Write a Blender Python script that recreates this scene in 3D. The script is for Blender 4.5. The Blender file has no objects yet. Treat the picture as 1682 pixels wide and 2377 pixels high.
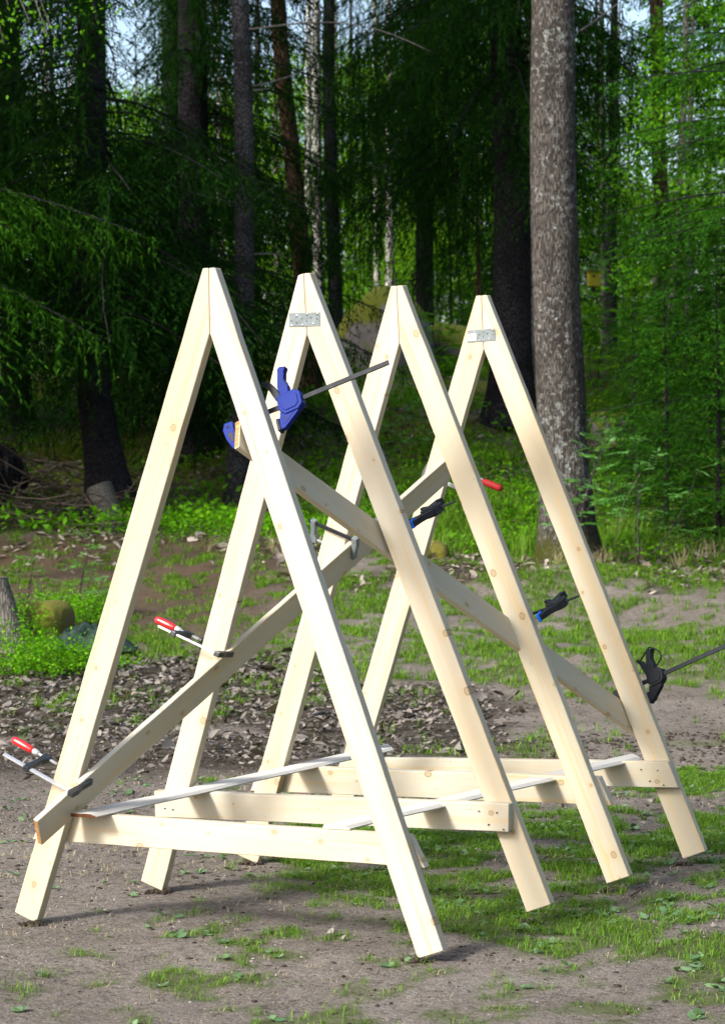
import bpy, bmesh, math
import numpy as np
from mathutils import Matrix, Vector
rng = np.random.default_rng(7)
scene = bpy.context.scene
COL = scene.collection

# ------------------------------------------------------------------ camera, sky, sun, exposure
CAM = np.array([4.21093634, -7.07619624, 1.65667374])
YAW, PITCH, ROLL = 0.474989768, -0.0246163503, -0.013491566
FPX, PW, PH = 5621.594, 1682.0, 2377.0
def cam_basis():
    cy, sy, cp, sp = math.cos(YAW), math.sin(YAW), math.cos(PITCH), math.sin(PITCH)
    fwd = np.array([-sy*cp, cy*cp, sp]); right = np.array([cy, sy, 0.]); up = np.cross(right, fwd)
    cr, sr = math.cos(ROLL), math.sin(ROLL)
    return cr*right+sr*up, -sr*right+cr*up, fwd
CR, CU, CF = cam_basis()
GR = np.array([math.cos(YAW), math.sin(YAW), 0.]); GF = np.array([-math.sin(YAW), math.cos(YAW), 0.])
cd = bpy.data.cameras.new('camera'); cam = bpy.data.objects.new('camera', cd); COL.objects.link(cam)
cam.matrix_world = Matrix(((CR[0], CU[0], -CF[0], CAM[0]), (CR[1], CU[1], -CF[1], CAM[1]), (CR[2], CU[2], -CF[2], CAM[2]), (0, 0, 0, 1)))
cd.sensor_fit = 'VERTICAL'; cd.sensor_height = 36.0; cd.lens = FPX/PH*36.0
cd.clip_start = 0.1; cd.clip_end = 1500
cd.dof.use_dof = True; cd.dof.focus_distance = 8.7; cd.dof.aperture_fstop = 8.5
scene.camera = cam

SUN_L = np.array([.47, 1.0, -.80]); SUN_L /= np.linalg.norm(SUN_L)
world = bpy.data.worlds.new('World'); scene.world = world; world.use_nodes = True
wn = world.node_tree.nodes; wl = world.node_tree.links
sky = wn.new('ShaderNodeTexSky'); sky.sky_type = 'NISHITA'; sky.sun_disc = False
sky.sun_elevation = math.asin(-SUN_L[2]); sky.sun_rotation = math.atan2(-SUN_L[0], -SUN_L[1])
sky.air_density = 1.0; sky.dust_density = 3.5; sky.ozone_density = 1.0
bg = wn['Background']; bg.inputs['Strength'].default_value = 0.15
wl.new(sky.outputs['Color'], bg.inputs['Color'])
sd = bpy.data.lights.new('sun', 'SUN'); sd.energy = 2.4; sd.angle = math.radians(10); sd.color = (1, .985, .955)
sun = bpy.data.objects.new('sun', sd); COL.objects.link(sun)
sun.rotation_euler = Vector(SUN_L).to_track_quat('-Z', 'Y').to_euler()
vs = scene.view_settings; vs.view_transform = 'Standard'; vs.look = 'None'; vs.gamma = 1.0; vs.exposure = 1.2
vs.use_curve_mapping = False
scene.render.engine = 'CYCLES'
scene.cycles.use_denoising = True; scene.cycles.max_bounces = 6; scene.cycles.diffuse_bounces = 3
scene.cycles.transmission_bounces = 4; scene.cycles.transparent_max_bounces = 4
scene.cycles.sample_clamp_indirect = 8

# ------------------------------------------------------------------ helpers
def at(px, py, d):
    """point of the place seen at photo pixel (px, py), d metres ahead of the camera"""
    v = CR*((px-PW/2)/FPX) + CU*(-(py-PH/2)/FPX) + CF
    return CAM + v*(d/(v@GF))
def sd2w(s, d):
    s = np.asarray(s, float); d = np.asarray(d, float)
    return CAM[0]+s*GR[0]+d*GF[0], CAM[1]+s*GR[1]+d*GF[1]
def w2sd(x, y):
    dx, dy = x-CAM[0], y-CAM[1]
    return dx*GR[0]+dy*GR[1], dx*GF[0]+dy*GF[1]
_perm = np.random.default_rng(3).random((256, 256))
def vnoise(x, y):
    x = np.asarray(x, float); y = np.asarray(y, float)
    xi = np.floor(x).astype(int); yi = np.floor(y).astype(int); fx = x-xi; fy = y-yi
    fx = fx*fx*(3-2*fx); fy = fy*fy*(3-2*fy)
    a = _perm[xi % 256, yi % 256]; b = _perm[(xi+1) % 256, yi % 256]; c = _perm[xi % 256, (yi+1) % 256]; d = _perm[(xi+1) % 256, (yi+1) % 256]
    return (a*(1-fx)+b*fx)*(1-fy)+(c*(1-fx)+d*fx)*fy
def fbm(x, y, o=4):
    r = 0; a = .5
    for k in range(o):
        r = r+a*vnoise(x*2**k+17.3*k, y*2**k+9.1*k); a *= .5
    return r/(1-.5**o)
def ss(x, a, b):
    t = np.clip((x-a)/(b-a), 0, 1); return t*t*(3-2*t)
def ground_z(x, y):
    s, d = w2sd(np.asarray(x, float), np.asarray(y, float))
    h = .6*ss(d, 15, 27)+2.6*ss(d, 24, 42)
    n = (fbm(x*.35, y*.35, 3)-.5)
    far = ss(d, 13, 30)
    h = h+n*(.05+.75*far)*ss(d, 10.8, 14)
    amp = .012+.02*ss(d, 12, 16)
    h = h+(fbm(x*5, y*5, 3)-.5)*amp*2-.004
    return h
def gz(s, d):
    x, y = sd2w(s, d); return float(ground_z(x, y))
def gat(px, d):
    """ground point in the photo column px, d metres ahead"""
    s = (px-PW/2)/FPX*d; x, y = sd2w(s, d); return np.array([x, y, float(ground_z(x, y))])

def mesh_np(name, V, F, mat=None, smooth=False):
    V = np.ascontiguousarray(V, dtype=np.float32); F = np.ascontiguousarray(F, dtype=np.int32)
    me = bpy.data.meshes.new(name); k = F.shape[1]
    me.vertices.add(len(V)); me.vertices.foreach_set('co', V.ravel())
    me.loops.add(F.size); me.loops.foreach_set('vertex_index', F.ravel())
    me.polygons.add(len(F)); me.polygons.foreach_set('loop_start', np.arange(0, F.size, k, dtype=np.int32))
    me.polygons.foreach_set('loop_total', np.full(len(F), k, dtype=np.int32))
    if smooth: me.polygons.foreach_set('use_smooth', np.ones(len(F), dtype=bool))
    me.update(); me.validate()
    if mat: me.materials.append(mat)
    return me
def link(name, me, parent=None, loc=None):
    o = bpy.data.objects.new(name, me); COL.objects.link(o)
    if loc is not None: o.location = loc
    if parent: o.parent = parent
    return o
def tag(o, label=None, cat=None, group=None, kind=None):
    if label: o['label'] = label
    if cat: o['category'] = cat
    if group: o['group'] = group
    if kind: o['kind'] = kind
    return o
def empty(name, loc, label, cat, group=None):
    o = bpy.data.objects.new(name, None); COL.objects.link(o); o.location = loc; o.empty_display_size = .1
    return tag(o, label, cat, group)
def copy_tree(o, parent=None):
    c = o.copy(); COL.objects.link(c)
    if parent: c.parent = parent
    for ch in o.children: copy_tree(ch, c)
    return c
def cards(P, T, B, l, w, diamond=True):
    """leaf faces: base P, direction T, side B"""
    l = np.asarray(l)[:, None]; w = np.asarray(w)[:, None]; n = len(P)
    if diamond:
        V = np.stack([P, P+T*l*.45+B*w*.5, P+T*l, P+T*l*.45-B*w*.5], 1).reshape(-1, 3)
        return V, np.arange(4*n).reshape(-1, 4)
    V = np.stack([P-B*w*.5, P+B*w*.5, P+T*l], 1).reshape(-1, 3)
    return V, np.arange(3*n).reshape(-1, 3)
def unit(v): return v/(np.linalg.norm(v, axis=-1, keepdims=True)+1e-9)
def rand_unit(n, r=rng): return unit(r.normal(size=(n, 3)))
def join(parts):
    Vs, Fs, o = [], [], 0
    for V, F in parts:
        Vs.append(V); Fs.append(F+o); o += len(V)
    return np.concatenate(Vs), np.concatenate(Fs)
def tube(pts, rad, seg=10, cap=True):
    """quads along a polyline"""
    pts = np.asarray(pts, float); n = len(pts); rad = np.broadcast_to(np.asarray(rad, float), (n,))
    T = unit(np.gradient(pts, axis=0)); ref = np.array([0, 0, 1.]) if abs(T[:, 2]).mean() < .8 else np.array([1., 0, 0])
    U = unit(np.cross(T, ref)); W_ = np.cross(T, U)
    a = np.linspace(0, 2*np.pi, seg, endpoint=False)
    V = pts[:, None, :]+rad[:, None, None]*(np.cos(a)[None, :, None]*U[:, None, :]+np.sin(a)[None, :, None]*W_[:, None, :])
    V = V.reshape(-1, 3); F = []
    for i in range(n-1):
        for j in range(seg):
            F.append((i*seg+j, i*seg+(j+1) % seg, (i+1)*seg+(j+1) % seg, (i+1)*seg+j))
    F = np.array(F)
    if cap:
        m = len(V); V = np.concatenate([V, pts[:1], pts[-1:]])
        for j in range(0, seg, 2):
            F = np.concatenate([F, [[m, (j+2) % seg, (j+1) % seg, j]], [[m+1, (n-1)*seg+j, (n-1)*seg+j+1, (n-1)*seg+(j+2) % seg]]])
    return V, F

# ------------------------------------------------------------------ materials
def new_mat(name):
    m = bpy.data.materials.new(name); m.use_nodes = True
    nt = m.node_tree; return m, nt, nt.nodes, nt.links, nt.nodes['Principled BSDF']
def ramp(nt, stops):
    r = nt.nodes.new('ShaderNodeValToRGB'); e = r.color_ramp.elements
    while len(e) < len(stops): e.new(.5)
    for k, (p, c) in enumerate(stops): e[k].position = p; e[k].color = (*c, 1)
    return r
def noise(nt, vec, scale, detail=4, rough=.6, dist=0):
    n = nt.nodes.new('ShaderNodeTexNoise'); n.inputs['Scale'].default_value = scale; n.inputs['Detail'].default_value = detail
    n.inputs['Roughness'].default_value = rough; n.inputs['Distortion'].default_value = dist
    if vec is not None: nt.links.new(vec, n.inputs['Vector'])
    return n
def mapping(nt, vec, scale=(1, 1, 1), loc=(0, 0, 0)):
    m = nt.nodes.new('ShaderNodeMapping'); m.inputs['Scale'].default_value = scale; m.inputs['Location'].default_value = loc
    nt.links.new(vec, m.inputs['Vector']); return m.outputs['Vector']
def mixc(nt, fac, a, b, mode='MIX'):
    m = nt.nodes.new('ShaderNodeMix'); m.data_type = 'RGBA'; m.blend_type = mode
    for sock, v in ((m.inputs['Factor'], fac), (m.inputs[6], a), (m.inputs[7], b)):
        if isinstance(v, bpy.types.NodeSocket): nt.links.new(v, sock)
        elif isinstance(v, (int, float)): sock.default_value = v
        else: sock.default_value = (*v, 1)
    return m.outputs[2]
def math_(nt, op, a, b=None, c=None, clamp=False):
    m = nt.nodes.new('ShaderNodeMath'); m.operation = op; m.use_clamp = clamp
    for k, v in enumerate((a, b, c)):
        if v is None: continue
        if isinstance(v, bpy.types.NodeSocket): nt.links.new(v, m.inputs[k])
        else: m.inputs[k].default_value = v
    return m.outputs[0]
def maprange(nt, v, a, b, c=0, d=1):
    m = nt.nodes.new('ShaderNodeMapRange'); m.interpolation_type = 'SMOOTHSTEP'
    nt.links.new(v, m.inputs[0])
    for k, x in enumerate((a, b, c, d)): m.inputs[k+1].default_value = x
    return m.outputs[0]
def bump(nt, h, strength=.4, dist=.01, bsdf=None):
    b = nt.nodes.new('ShaderNodeBump'); b.inputs['Strength'].default_value = strength; b.inputs['Distance'].default_value = dist
    nt.links.new(h, b.inputs['Height'])
    if bsdf: nt.links.new(b.outputs[0], bsdf.inputs['Normal'])
    return b.outputs[0]

def plank_material():
    m, nt, N, Lk, P = new_mat('spruce_plank')
    tc = N.new('ShaderNodeTexCoord'); oi = N.new('ShaderNodeObjectInfo')
    sh = N.new('ShaderNodeVectorMath'); sh.operation = 'SCALE'; sh.inputs[0].default_value = (31.7, 12.3, 7.9); Lk.new(oi.outputs['Random'], sh.inputs['Scale'])
    add = N.new('ShaderNodeVectorMath'); add.operation = 'ADD'; Lk.new(tc.outputs['Object'], add.inputs[0]); Lk.new(sh.outputs[0], add.inputs[1])
    v = add.outputs[0]
    # knots
    kv = mapping(nt, v, (5.2, 6.4, 1))
    vo = N.new('ShaderNodeTexVoronoi'); vo.voronoi_dimensions = '2D'; vo.inputs['Scale'].default_value = 1.0; vo.inputs['Randomness'].default_value = 1.0; Lk.new(kv, vo.inputs['Vector'])
    kn = noise(nt, v, 55, 2); kd = math_(nt, 'ADD', vo.outputs['Distance'], math_(nt, 'MULTIPLY', math_(nt, 'SUBTRACT', kn.outputs['Fac'], .5), .012))
    sep = N.new('ShaderNodeSeparateColor'); Lk.new(vo.outputs['Color'], sep.inputs[0])
    rad = math_(nt, 'MULTIPLY_ADD', math_(nt, 'POWER', sep.outputs[0], 1.6), .062, .010)
    rel = math_(nt, 'DIVIDE', kd, rad)
    core = maprange(nt, rel, 1.0, .6); ring = math_(nt, 'MULTIPLY', maprange(nt, rel, 1.25, 1.0), maprange(nt, rel, .75, 1.0)); halo = maprange(nt, rel, 4.5, 1.0)
    # grain, bent round the knots
    bend = N.new('ShaderNodeCombineXYZ'); Lk.new(math_(nt, 'MULTIPLY', halo, .012), bend.inputs[1])
    gv = N.new('ShaderNodeVectorMath'); gv.operation = 'ADD'; Lk.new(v, gv.inputs[0]); Lk.new(bend.outputs[0], gv.inputs[1])
    g1 = noise(nt, mapping(nt, gv.outputs[0], (1.4, 62, 40)), 1.0, 3, .55, .6)
    g2 = noise(nt, mapping(nt, gv.outputs[0], (6, 420, 300)), 1.0, 2, .5)
    g0 = noise(nt, mapping(nt, v, (1.1, 9, 9)), 1.0, 2, .5)
    base = ramp(nt, [(.3, (.495, .470, .398)), (.55, (.475, .441, .360)), (.75, (.435, .383, .283))]); Lk.new(g0.outputs['Fac'], base.inputs[0])
    late = maprange(nt, g1.outputs['Fac'], .52, .68)
    c = mixc(nt, math_(nt, 'MULTIPLY', late, .55), base.outputs[0], (.55, .39, .19))
    c = mixc(nt, math_(nt, 'MULTIPLY', maprange(nt, g2.outputs['Fac'], .45, .75), .10), c, (.45, .33, .18))
    st = noise(nt, mapping(nt, v, (3, 5, 5)), 1.6, 4, .7); c = mixc(nt, math_(nt, 'MULTIPLY', maprange(nt, st.outputs['Fac'], .57, .74), .5), c, (.50, .44, .34))
    c = mixc(nt, math_(nt, 'MULTIPLY', halo, .22), c, (.50, .33, .14))
    c = mixc(nt, math_(nt, 'MULTIPLY', core, .6), c, (.36, .23, .11)); c = mixc(nt, math_(nt, 'MULTIPLY', ring, .75), c, (.085, .05, .028))
    fl = noise(nt, mapping(nt, v, (9, 75, 75)), 1.0, 2, .5); c = mixc(nt, math_(nt, 'MULTIPLY', maprange(nt, fl.outputs['Fac'], .735, .77), .6), c, (.16, .10, .055))
    c = mixc(nt, 1.0, c, oi.outputs['Color'], 'MULTIPLY')
    Lk.new(c, P.inputs['Base Color']); P.inputs['Roughness'].default_value = .62; P.inputs['Specular IOR Level'].default_value = .3
    hb = math_(nt, 'ADD', math_(nt, 'MULTIPLY', g2.outputs['Fac'], .5), math_(nt, 'MULTIPLY', g1.outputs['Fac'], .5)); bump(nt, hb, .25, .0015, P)
    return m
def endgrain_material():
    m, nt, N, Lk, P = new_mat('end_grain')
    tc = N.new('ShaderNodeTexCoord'); n = noise(nt, mapping(nt, tc.outputs['Object'], (60, 120, 25)), 1, 4, .7)
    r = ramp(nt, [(.35, (.20, .085, .025)), (.6, (.46, .24, .08)), (.8, (.55, .36, .17))]); Lk.new(n.outputs['Fac'], r.inputs[0]); Lk.new(r.outputs[0], P.inputs['Base Color'])
    P.inputs['Roughness'].default_value = .8; bump(nt, n.outputs['Fac'], .3, .002, P); return m
def simple(name, col, rough=.5, metal=0., nscale=60, var=.25, bumpd=.0, coat=0.):
    m, nt, N, Lk, P = new_mat(name); tc = N.new('ShaderNodeTexCoord'); n = noise(nt, tc.outputs['Object'], nscale, 4, .65)
    c = np.array(col); r = ramp(nt, [(.3, tuple(c*(1-var))), (.7, tuple(np.minimum(c*(1+var), 1)))]); Lk.new(n.outputs['Fac'], r.inputs[0])
    Lk.new(r.outputs[0], P.inputs['Base Color']); P.inputs['Metallic'].default_value = metal
    k_ = .02 if var < .1 else .11; rr = maprange(nt, n.outputs['Fac'], .3, .7, max(rough-k_, .02), rough+k_); Lk.new(rr, P.inputs['Roughness'])
    P.inputs['Coat Weight'].default_value = coat
    if not metal and not coat: P.inputs['Specular IOR Level'].default_value = .08
    if bumpd: bump(nt, n.outputs['Fac'], .5, bumpd, P)
    return m
def leaf_material(name, c0, c1, trans=.35, spec=.3, rough=.5):
    m, nt, N, Lk, P = new_mat(name); g = N.new('ShaderNodeNewGeometry')
    r = ramp(nt, [(0, c0), (1, c1)]); Lk.new(g.outputs['Random Per Island'], r.inputs[0]); Lk.new(r.outputs[0], P.inputs['Base Color'])
    P.inputs['Roughness'].default_value = rough; P.inputs['Specular IOR Level'].default_value = spec
    t = N.new('ShaderNodeBsdfTranslucent'); tcol = mixc(nt, 1.0, r.outputs[0], (1.35, 1.25, .5), 'MULTIPLY'); Lk.new(tcol, t.inputs['Color'])
    mx = N.new('ShaderNodeMixShader'); mx.inputs[0].default_value = trans; Lk.new(P.outputs[0], mx.inputs[1]); Lk.new(t.outputs[0], mx.inputs[2])
    Lk.new(mx.outputs[0], N['Material Output'].inputs['Surface']); return m
def bark_material(name, dark, light, lichen=None, lich=(.58, .70), vs=(14, 14, 3.2), bumpd=.02, moss=None, scale_x=1.):
    m, nt, N, Lk, P = new_mat(name); tc = N.new('ShaderNodeTexCoord'); oi = N.new('ShaderNodeObjectInfo')
    sh = N.new('ShaderNodeVectorMath'); sh.operation = 'SCALE'; sh.inputs[0].default_value = (9.7, 5.3, 3.9); Lk.new(oi.outputs['Random'], sh.inputs['Scale'])
    add = N.new('ShaderNodeVectorMath'); add.operation = 'ADD'; Lk.new(tc.outputs['Object'], add.inputs[0]); Lk.new(sh.outputs[0], add.inputs[1]); v = add.outputs[0]
    n1 = noise(nt, mapping(nt, v, vs), 1.6, 5, .65, .8); vo = N.new('ShaderNodeTexVoronoi'); vo.feature = 'DISTANCE_TO_EDGE'; Lk.new(mapping(nt, v, tuple(np.array(vs)*1.3)), vo.inputs['Vector']); vo.inputs['Scale'].default_value = 1.6
    f = math_(nt, 'ADD', math_(nt, 'MULTIPLY', n1.outputs['Fac'], .7), math_(nt, 'MULTIPLY', maprange(nt, vo.outputs['Distance'], .02, .22), .45))
    r = ramp(nt, [(.26, dark), (.80, light)]); Lk.new(f, r.inputs[0]); c = r.outputs[0]
    bl = noise(nt, v, 1.7, 3, .6); c = mixc(nt, maprange(nt, bl.outputs['Fac'], .56, .40, 0, .55), c, tuple(np.array(dark)*1.3))
    if lichen:
        l1 = noise(nt, v, 17, 5, .75); l2 = noise(nt, v, 1.1, 2, .5)
        lm = math_(nt, 'ADD', l1.outputs['Fac'], math_(nt, 'MULTIPLY', math_(nt, 'SUBTRACT', l2.outputs['Fac'], .5), .35))
        l3 = noise(nt, v, 60, 2, .6); lm2 = maprange(nt, math_(nt, 'ADD', lm, math_(nt, 'MULTIPLY', math_(nt, 'SUBTRACT', l3.outputs['Fac'], .5), .25)), *lich)
        c = mixc(nt, math_(nt, 'MULTIPLY', lm2, .8), c, lichen)
    if moss:
        sx = N.new('ShaderNodeSeparateXYZ'); Lk.new(tc.outputs['Object'], sx.inputs[0]); mz = noise(nt, v, 4, 4, .7)
        mf = maprange(nt, math_(nt, 'ADD', sx.outputs[2], math_(nt, 'MULTIPLY', math_(nt, 'SUBTRACT', mz.outputs['Fac'], .5), 1.0)), moss[0], moss[1], 1, 0); c = mixc(nt, mf, c, moss[2])
    Lk.new(c, P.inputs['Base Color']); P.inputs['Roughness'].default_value = .95; P.inputs['Specular IOR Level'].default_value = .03
    bump(nt, f, .9, bumpd, P); return m

M = {}
M['plank'] = plank_material(); M['end'] = endgrain_material()
M['zinc'] = simple('galvanised_steel', (.155, .185, .195), .5, .15, 40, .25)
M['screw'] = simple('screw_steel', (.55, .53, .48), .3, .9, 80, .1)
M['recess'] = simple('dark_recess', (.03, .028, .025), .8)
M['chrome'] = simple('bright_steel_bar', (.60, .61, .62), .35, .6, 30, .08)
M['steel'] = simple('grey_steel_bar', (.022, .025, .028), .5, 0., 30, .15)
M['blackp'] = simple('black_plastic', (.018, .021, .025), .42, 0, 120, .08)
M['castiron'] = simple('black_cast_iron', (.02, .024, .028), .45, .2, 90, .25, .0008)
M['bluep'] = simple('dark_blue_plastic', (.006, .020, .17), .5, 0, 90, .03)
M['bluepad'] = simple('bright_blue_rubber', (.01, .14, .75), .45, 0, 90, .1)
M['red'] = simple('red_lacquered_wood', (.50, .012, .012), .22, 0, 40, .15, 0, .6)
M['redmatt'] = simple('red_faded_grip', (.26, .02, .018), .5, 0, 40, .15)
M['white'] = simple('white_primer_paint', (.52, .50, .45), .7, 0, 25, .03)
M['paper'] = simple('white_sticker', (.75, .75, .74), .6, 0, 25, .03)
M['ink'] = simple('dark_print', (.10, .10, .11), .7)
M['brownend'] = simple('brown_stained_end', (.085, .035, .015), .7, 0, 60, .4)
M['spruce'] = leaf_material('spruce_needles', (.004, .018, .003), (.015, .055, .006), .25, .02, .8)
M['spruce_lit'] = leaf_material('spruce_needles_lit', (.014, .062, .004), (.05, .155, .010), .32, .03, .8)  # brighter copy of the needles, sunlit look put into the colour
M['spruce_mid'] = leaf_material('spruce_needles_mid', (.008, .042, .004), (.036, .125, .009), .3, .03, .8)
M['leaf'] = leaf_material('fresh_green_leaves', (.055, .19, .006), (.15, .38, .015), .45, .08)
M['leaf_far'] = leaf_material('birch_leaves', (.07, .20, .008), (.17, .36, .02), .5, .05)
M['rowan'] = leaf_material('rowan_leaves', (.05, .19, .025), (.13, .30, .08), .4, .12)
M['bilberry'] = leaf_material('bilberry_leaves', (.04, .17, .006), (.17, .42, .01), .4, .05)
M['grass'] = leaf_material('grass_blades', (.05, .14, .012), (.18, .32, .032), .35, .08)
M['straw'] = leaf_material('dry_grass', (.30, .25, .14), (.55, .48, .32), .25, .2)
M['weed'] = leaf_material('weed_leaves', (.06, .13, .05), (.16, .26, .12), .2, .25)
M['litter_pale'] = leaf_material('bleached_dead_leaves', (.07, .055, .042), (.34, .30, .255), .12, .1, .7)
M['bank_leaf'] = leaf_material('bank_leaves', (.045, .13, .008), (.16, .33, .02), .4, .05)
M['litter'] = leaf_material('dead_leaves', (.035, .029, .024), (.25, .225, .20), .12, .12, .7)
M['bark_lichen'] = bark_material('lichened_bark', (.024, .021, .019), (.105, .095, .086), (.27, .285, .275), (.53, .66), (22, 22, 4.0), .025, (.1, .55, (.05, .055, .012)))
M['bark_spruce'] = bark_material('spruce_bark', (.008, .0075, .0085), (.045, .042, .047), (.09, .10, .11), (.62, .75), (16, 16, 8), .02)
M['bark_pine'] = bark_material('pine_bark', (.030, .017, .012), (.15, .088, .062), None, (.6, .7), (10, 10, 3), .03)
M['bark_grey'] = bark_material('grey_bark', (.06, .055, .05), (.24, .22, .20), (.34, .35, .33), (.6, .72), (16, 16, 4), .012)
M['bark_birch'] = bark_material('birch_bark', (.10, .09, .08), (.62, .60, .56), None, (.6, .7), (5, 5, 16), .006)
M['bark_slim'] = bark_material('slim_trunk_bark', (.016, .015, .016), (.085, .082, .085), (.17, .18, .19), (.6, .72), (16, 16, 8), .02)
M['deadwood'] = bark_material('weathered_dead_wood', (.05, .047, .043), (.23, .215, .19), (.34, .34, .31), (.62, .75), (24, 24, 3), .012)
M['twig'] = simple('dry_twigs', (.075, .060, .048), .85, 0, 30, .4)
M['soilclod'] = simple('soil_clods', (.040, .032, .025), .95, 0, 60, .5, .004)
M['pebble'] = simple('pebbles', (.24, .22, .20), .8, 0, 20, .5)
M['tarp'] = simple('dark_green_tarpaulin', (.026, .043, .034), .4, 0, 12, .3, .001)

# ------------------------------------------------------------------ zones of the ground (where grass, litter, moss grow)
def blob(s, d, cs, cd_, rs, rd): return np.exp(-((s-cs)/rs)**2-((d-cd_)/rd)**2)
def zone_grass(x, y):
    s, d = w2sd(x, y)
    n = fbm(x*1.6+3, y*1.6, 4); n2 = fbm(x*8, y*8+8, 2)
    a = .74*ss(s, -.75, .25)*ss(d, 11.6, 9.9)*ss(d, 7.9, 8.7)          # round the right feet
    a = np.maximum(a, .64*ss(s, -.95, -.1)*ss(d, 9.6, 8.2))               # foreground right, thin
    a = np.maximum(a, .24*ss(s, -1.6, -.6)*ss(d, 9.2, 7.6))
    a = np.maximum(a, .95*ss(s, 1.05, 1.6)*ss(d, 13.5, 11.5))             # right margin
    a = np.maximum(a, .72*ss(s, .6, 1.4)*ss(d, 16.5, 18.5)*ss(d, 27, 25)); a = np.maximum(a, .60*ss(d, 15.2, 17.5)*ss(d, 27, 23)*ss(s, -1.7, -.3))
    a = np.maximum(a, .75*blob(s, d, .9, 13.0, 1.2, .9))
    a = np.maximum(a, .8*blob(s, d, -1.7, 15.7, .7, 1.0)); a = np.maximum(a, .9*blob(s, d, -2.0, 19.5, 1.3, 2.2))
    a = np.maximum(a, .55*ss(d, 23.5, 26.5)*ss(s, -2.2, -.4))
    a = np.maximum(a, .45*ss(d, 26, 30)); a = np.maximum(a, .20*ss(d, 20, 21.5)*ss(s, -.6, -1.2))
    a = np.clip(a*(.25+1.35*ss(n, .36, .62)), 0, .95); thr = .5+.16*2.4*(.5-a)
    return np.clip(ss(n2, thr-.05, thr+.06)*np.clip(a*4, 0, 1), 0, 1)
def zone_litter(x, y):
    s, d = w2sd(x, y); n = fbm(x*.9+31, y*.9+5, 3)
    a = 1.1*ss(d, 11.9, 13.6)*ss(d, 21.5, 17.5)*ss(s, .1, -.6)
    a = np.maximum(a, .85*ss(d, 12.6, 13.6)*ss(d, 19, 15.5)*ss(s, 1.3, .5))
    a = np.maximum(a, .9*ss(d, 21, 23)*ss(d, 27, 25)*ss(s, -1.6, -.2)); a = np.maximum(a, .85*ss(d, 23, 27))
    return np.clip(ss(n, .60-.3*a, .72-.3*a)*np.clip(a*1.5, 0, 1), 0, 1)
def zone_moss(x, y):
    s, d = w2sd(x, y); return ss(d, 25, 31)*ss(fbm(x*.7, y*.7+40, 3), .32, .55)

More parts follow.
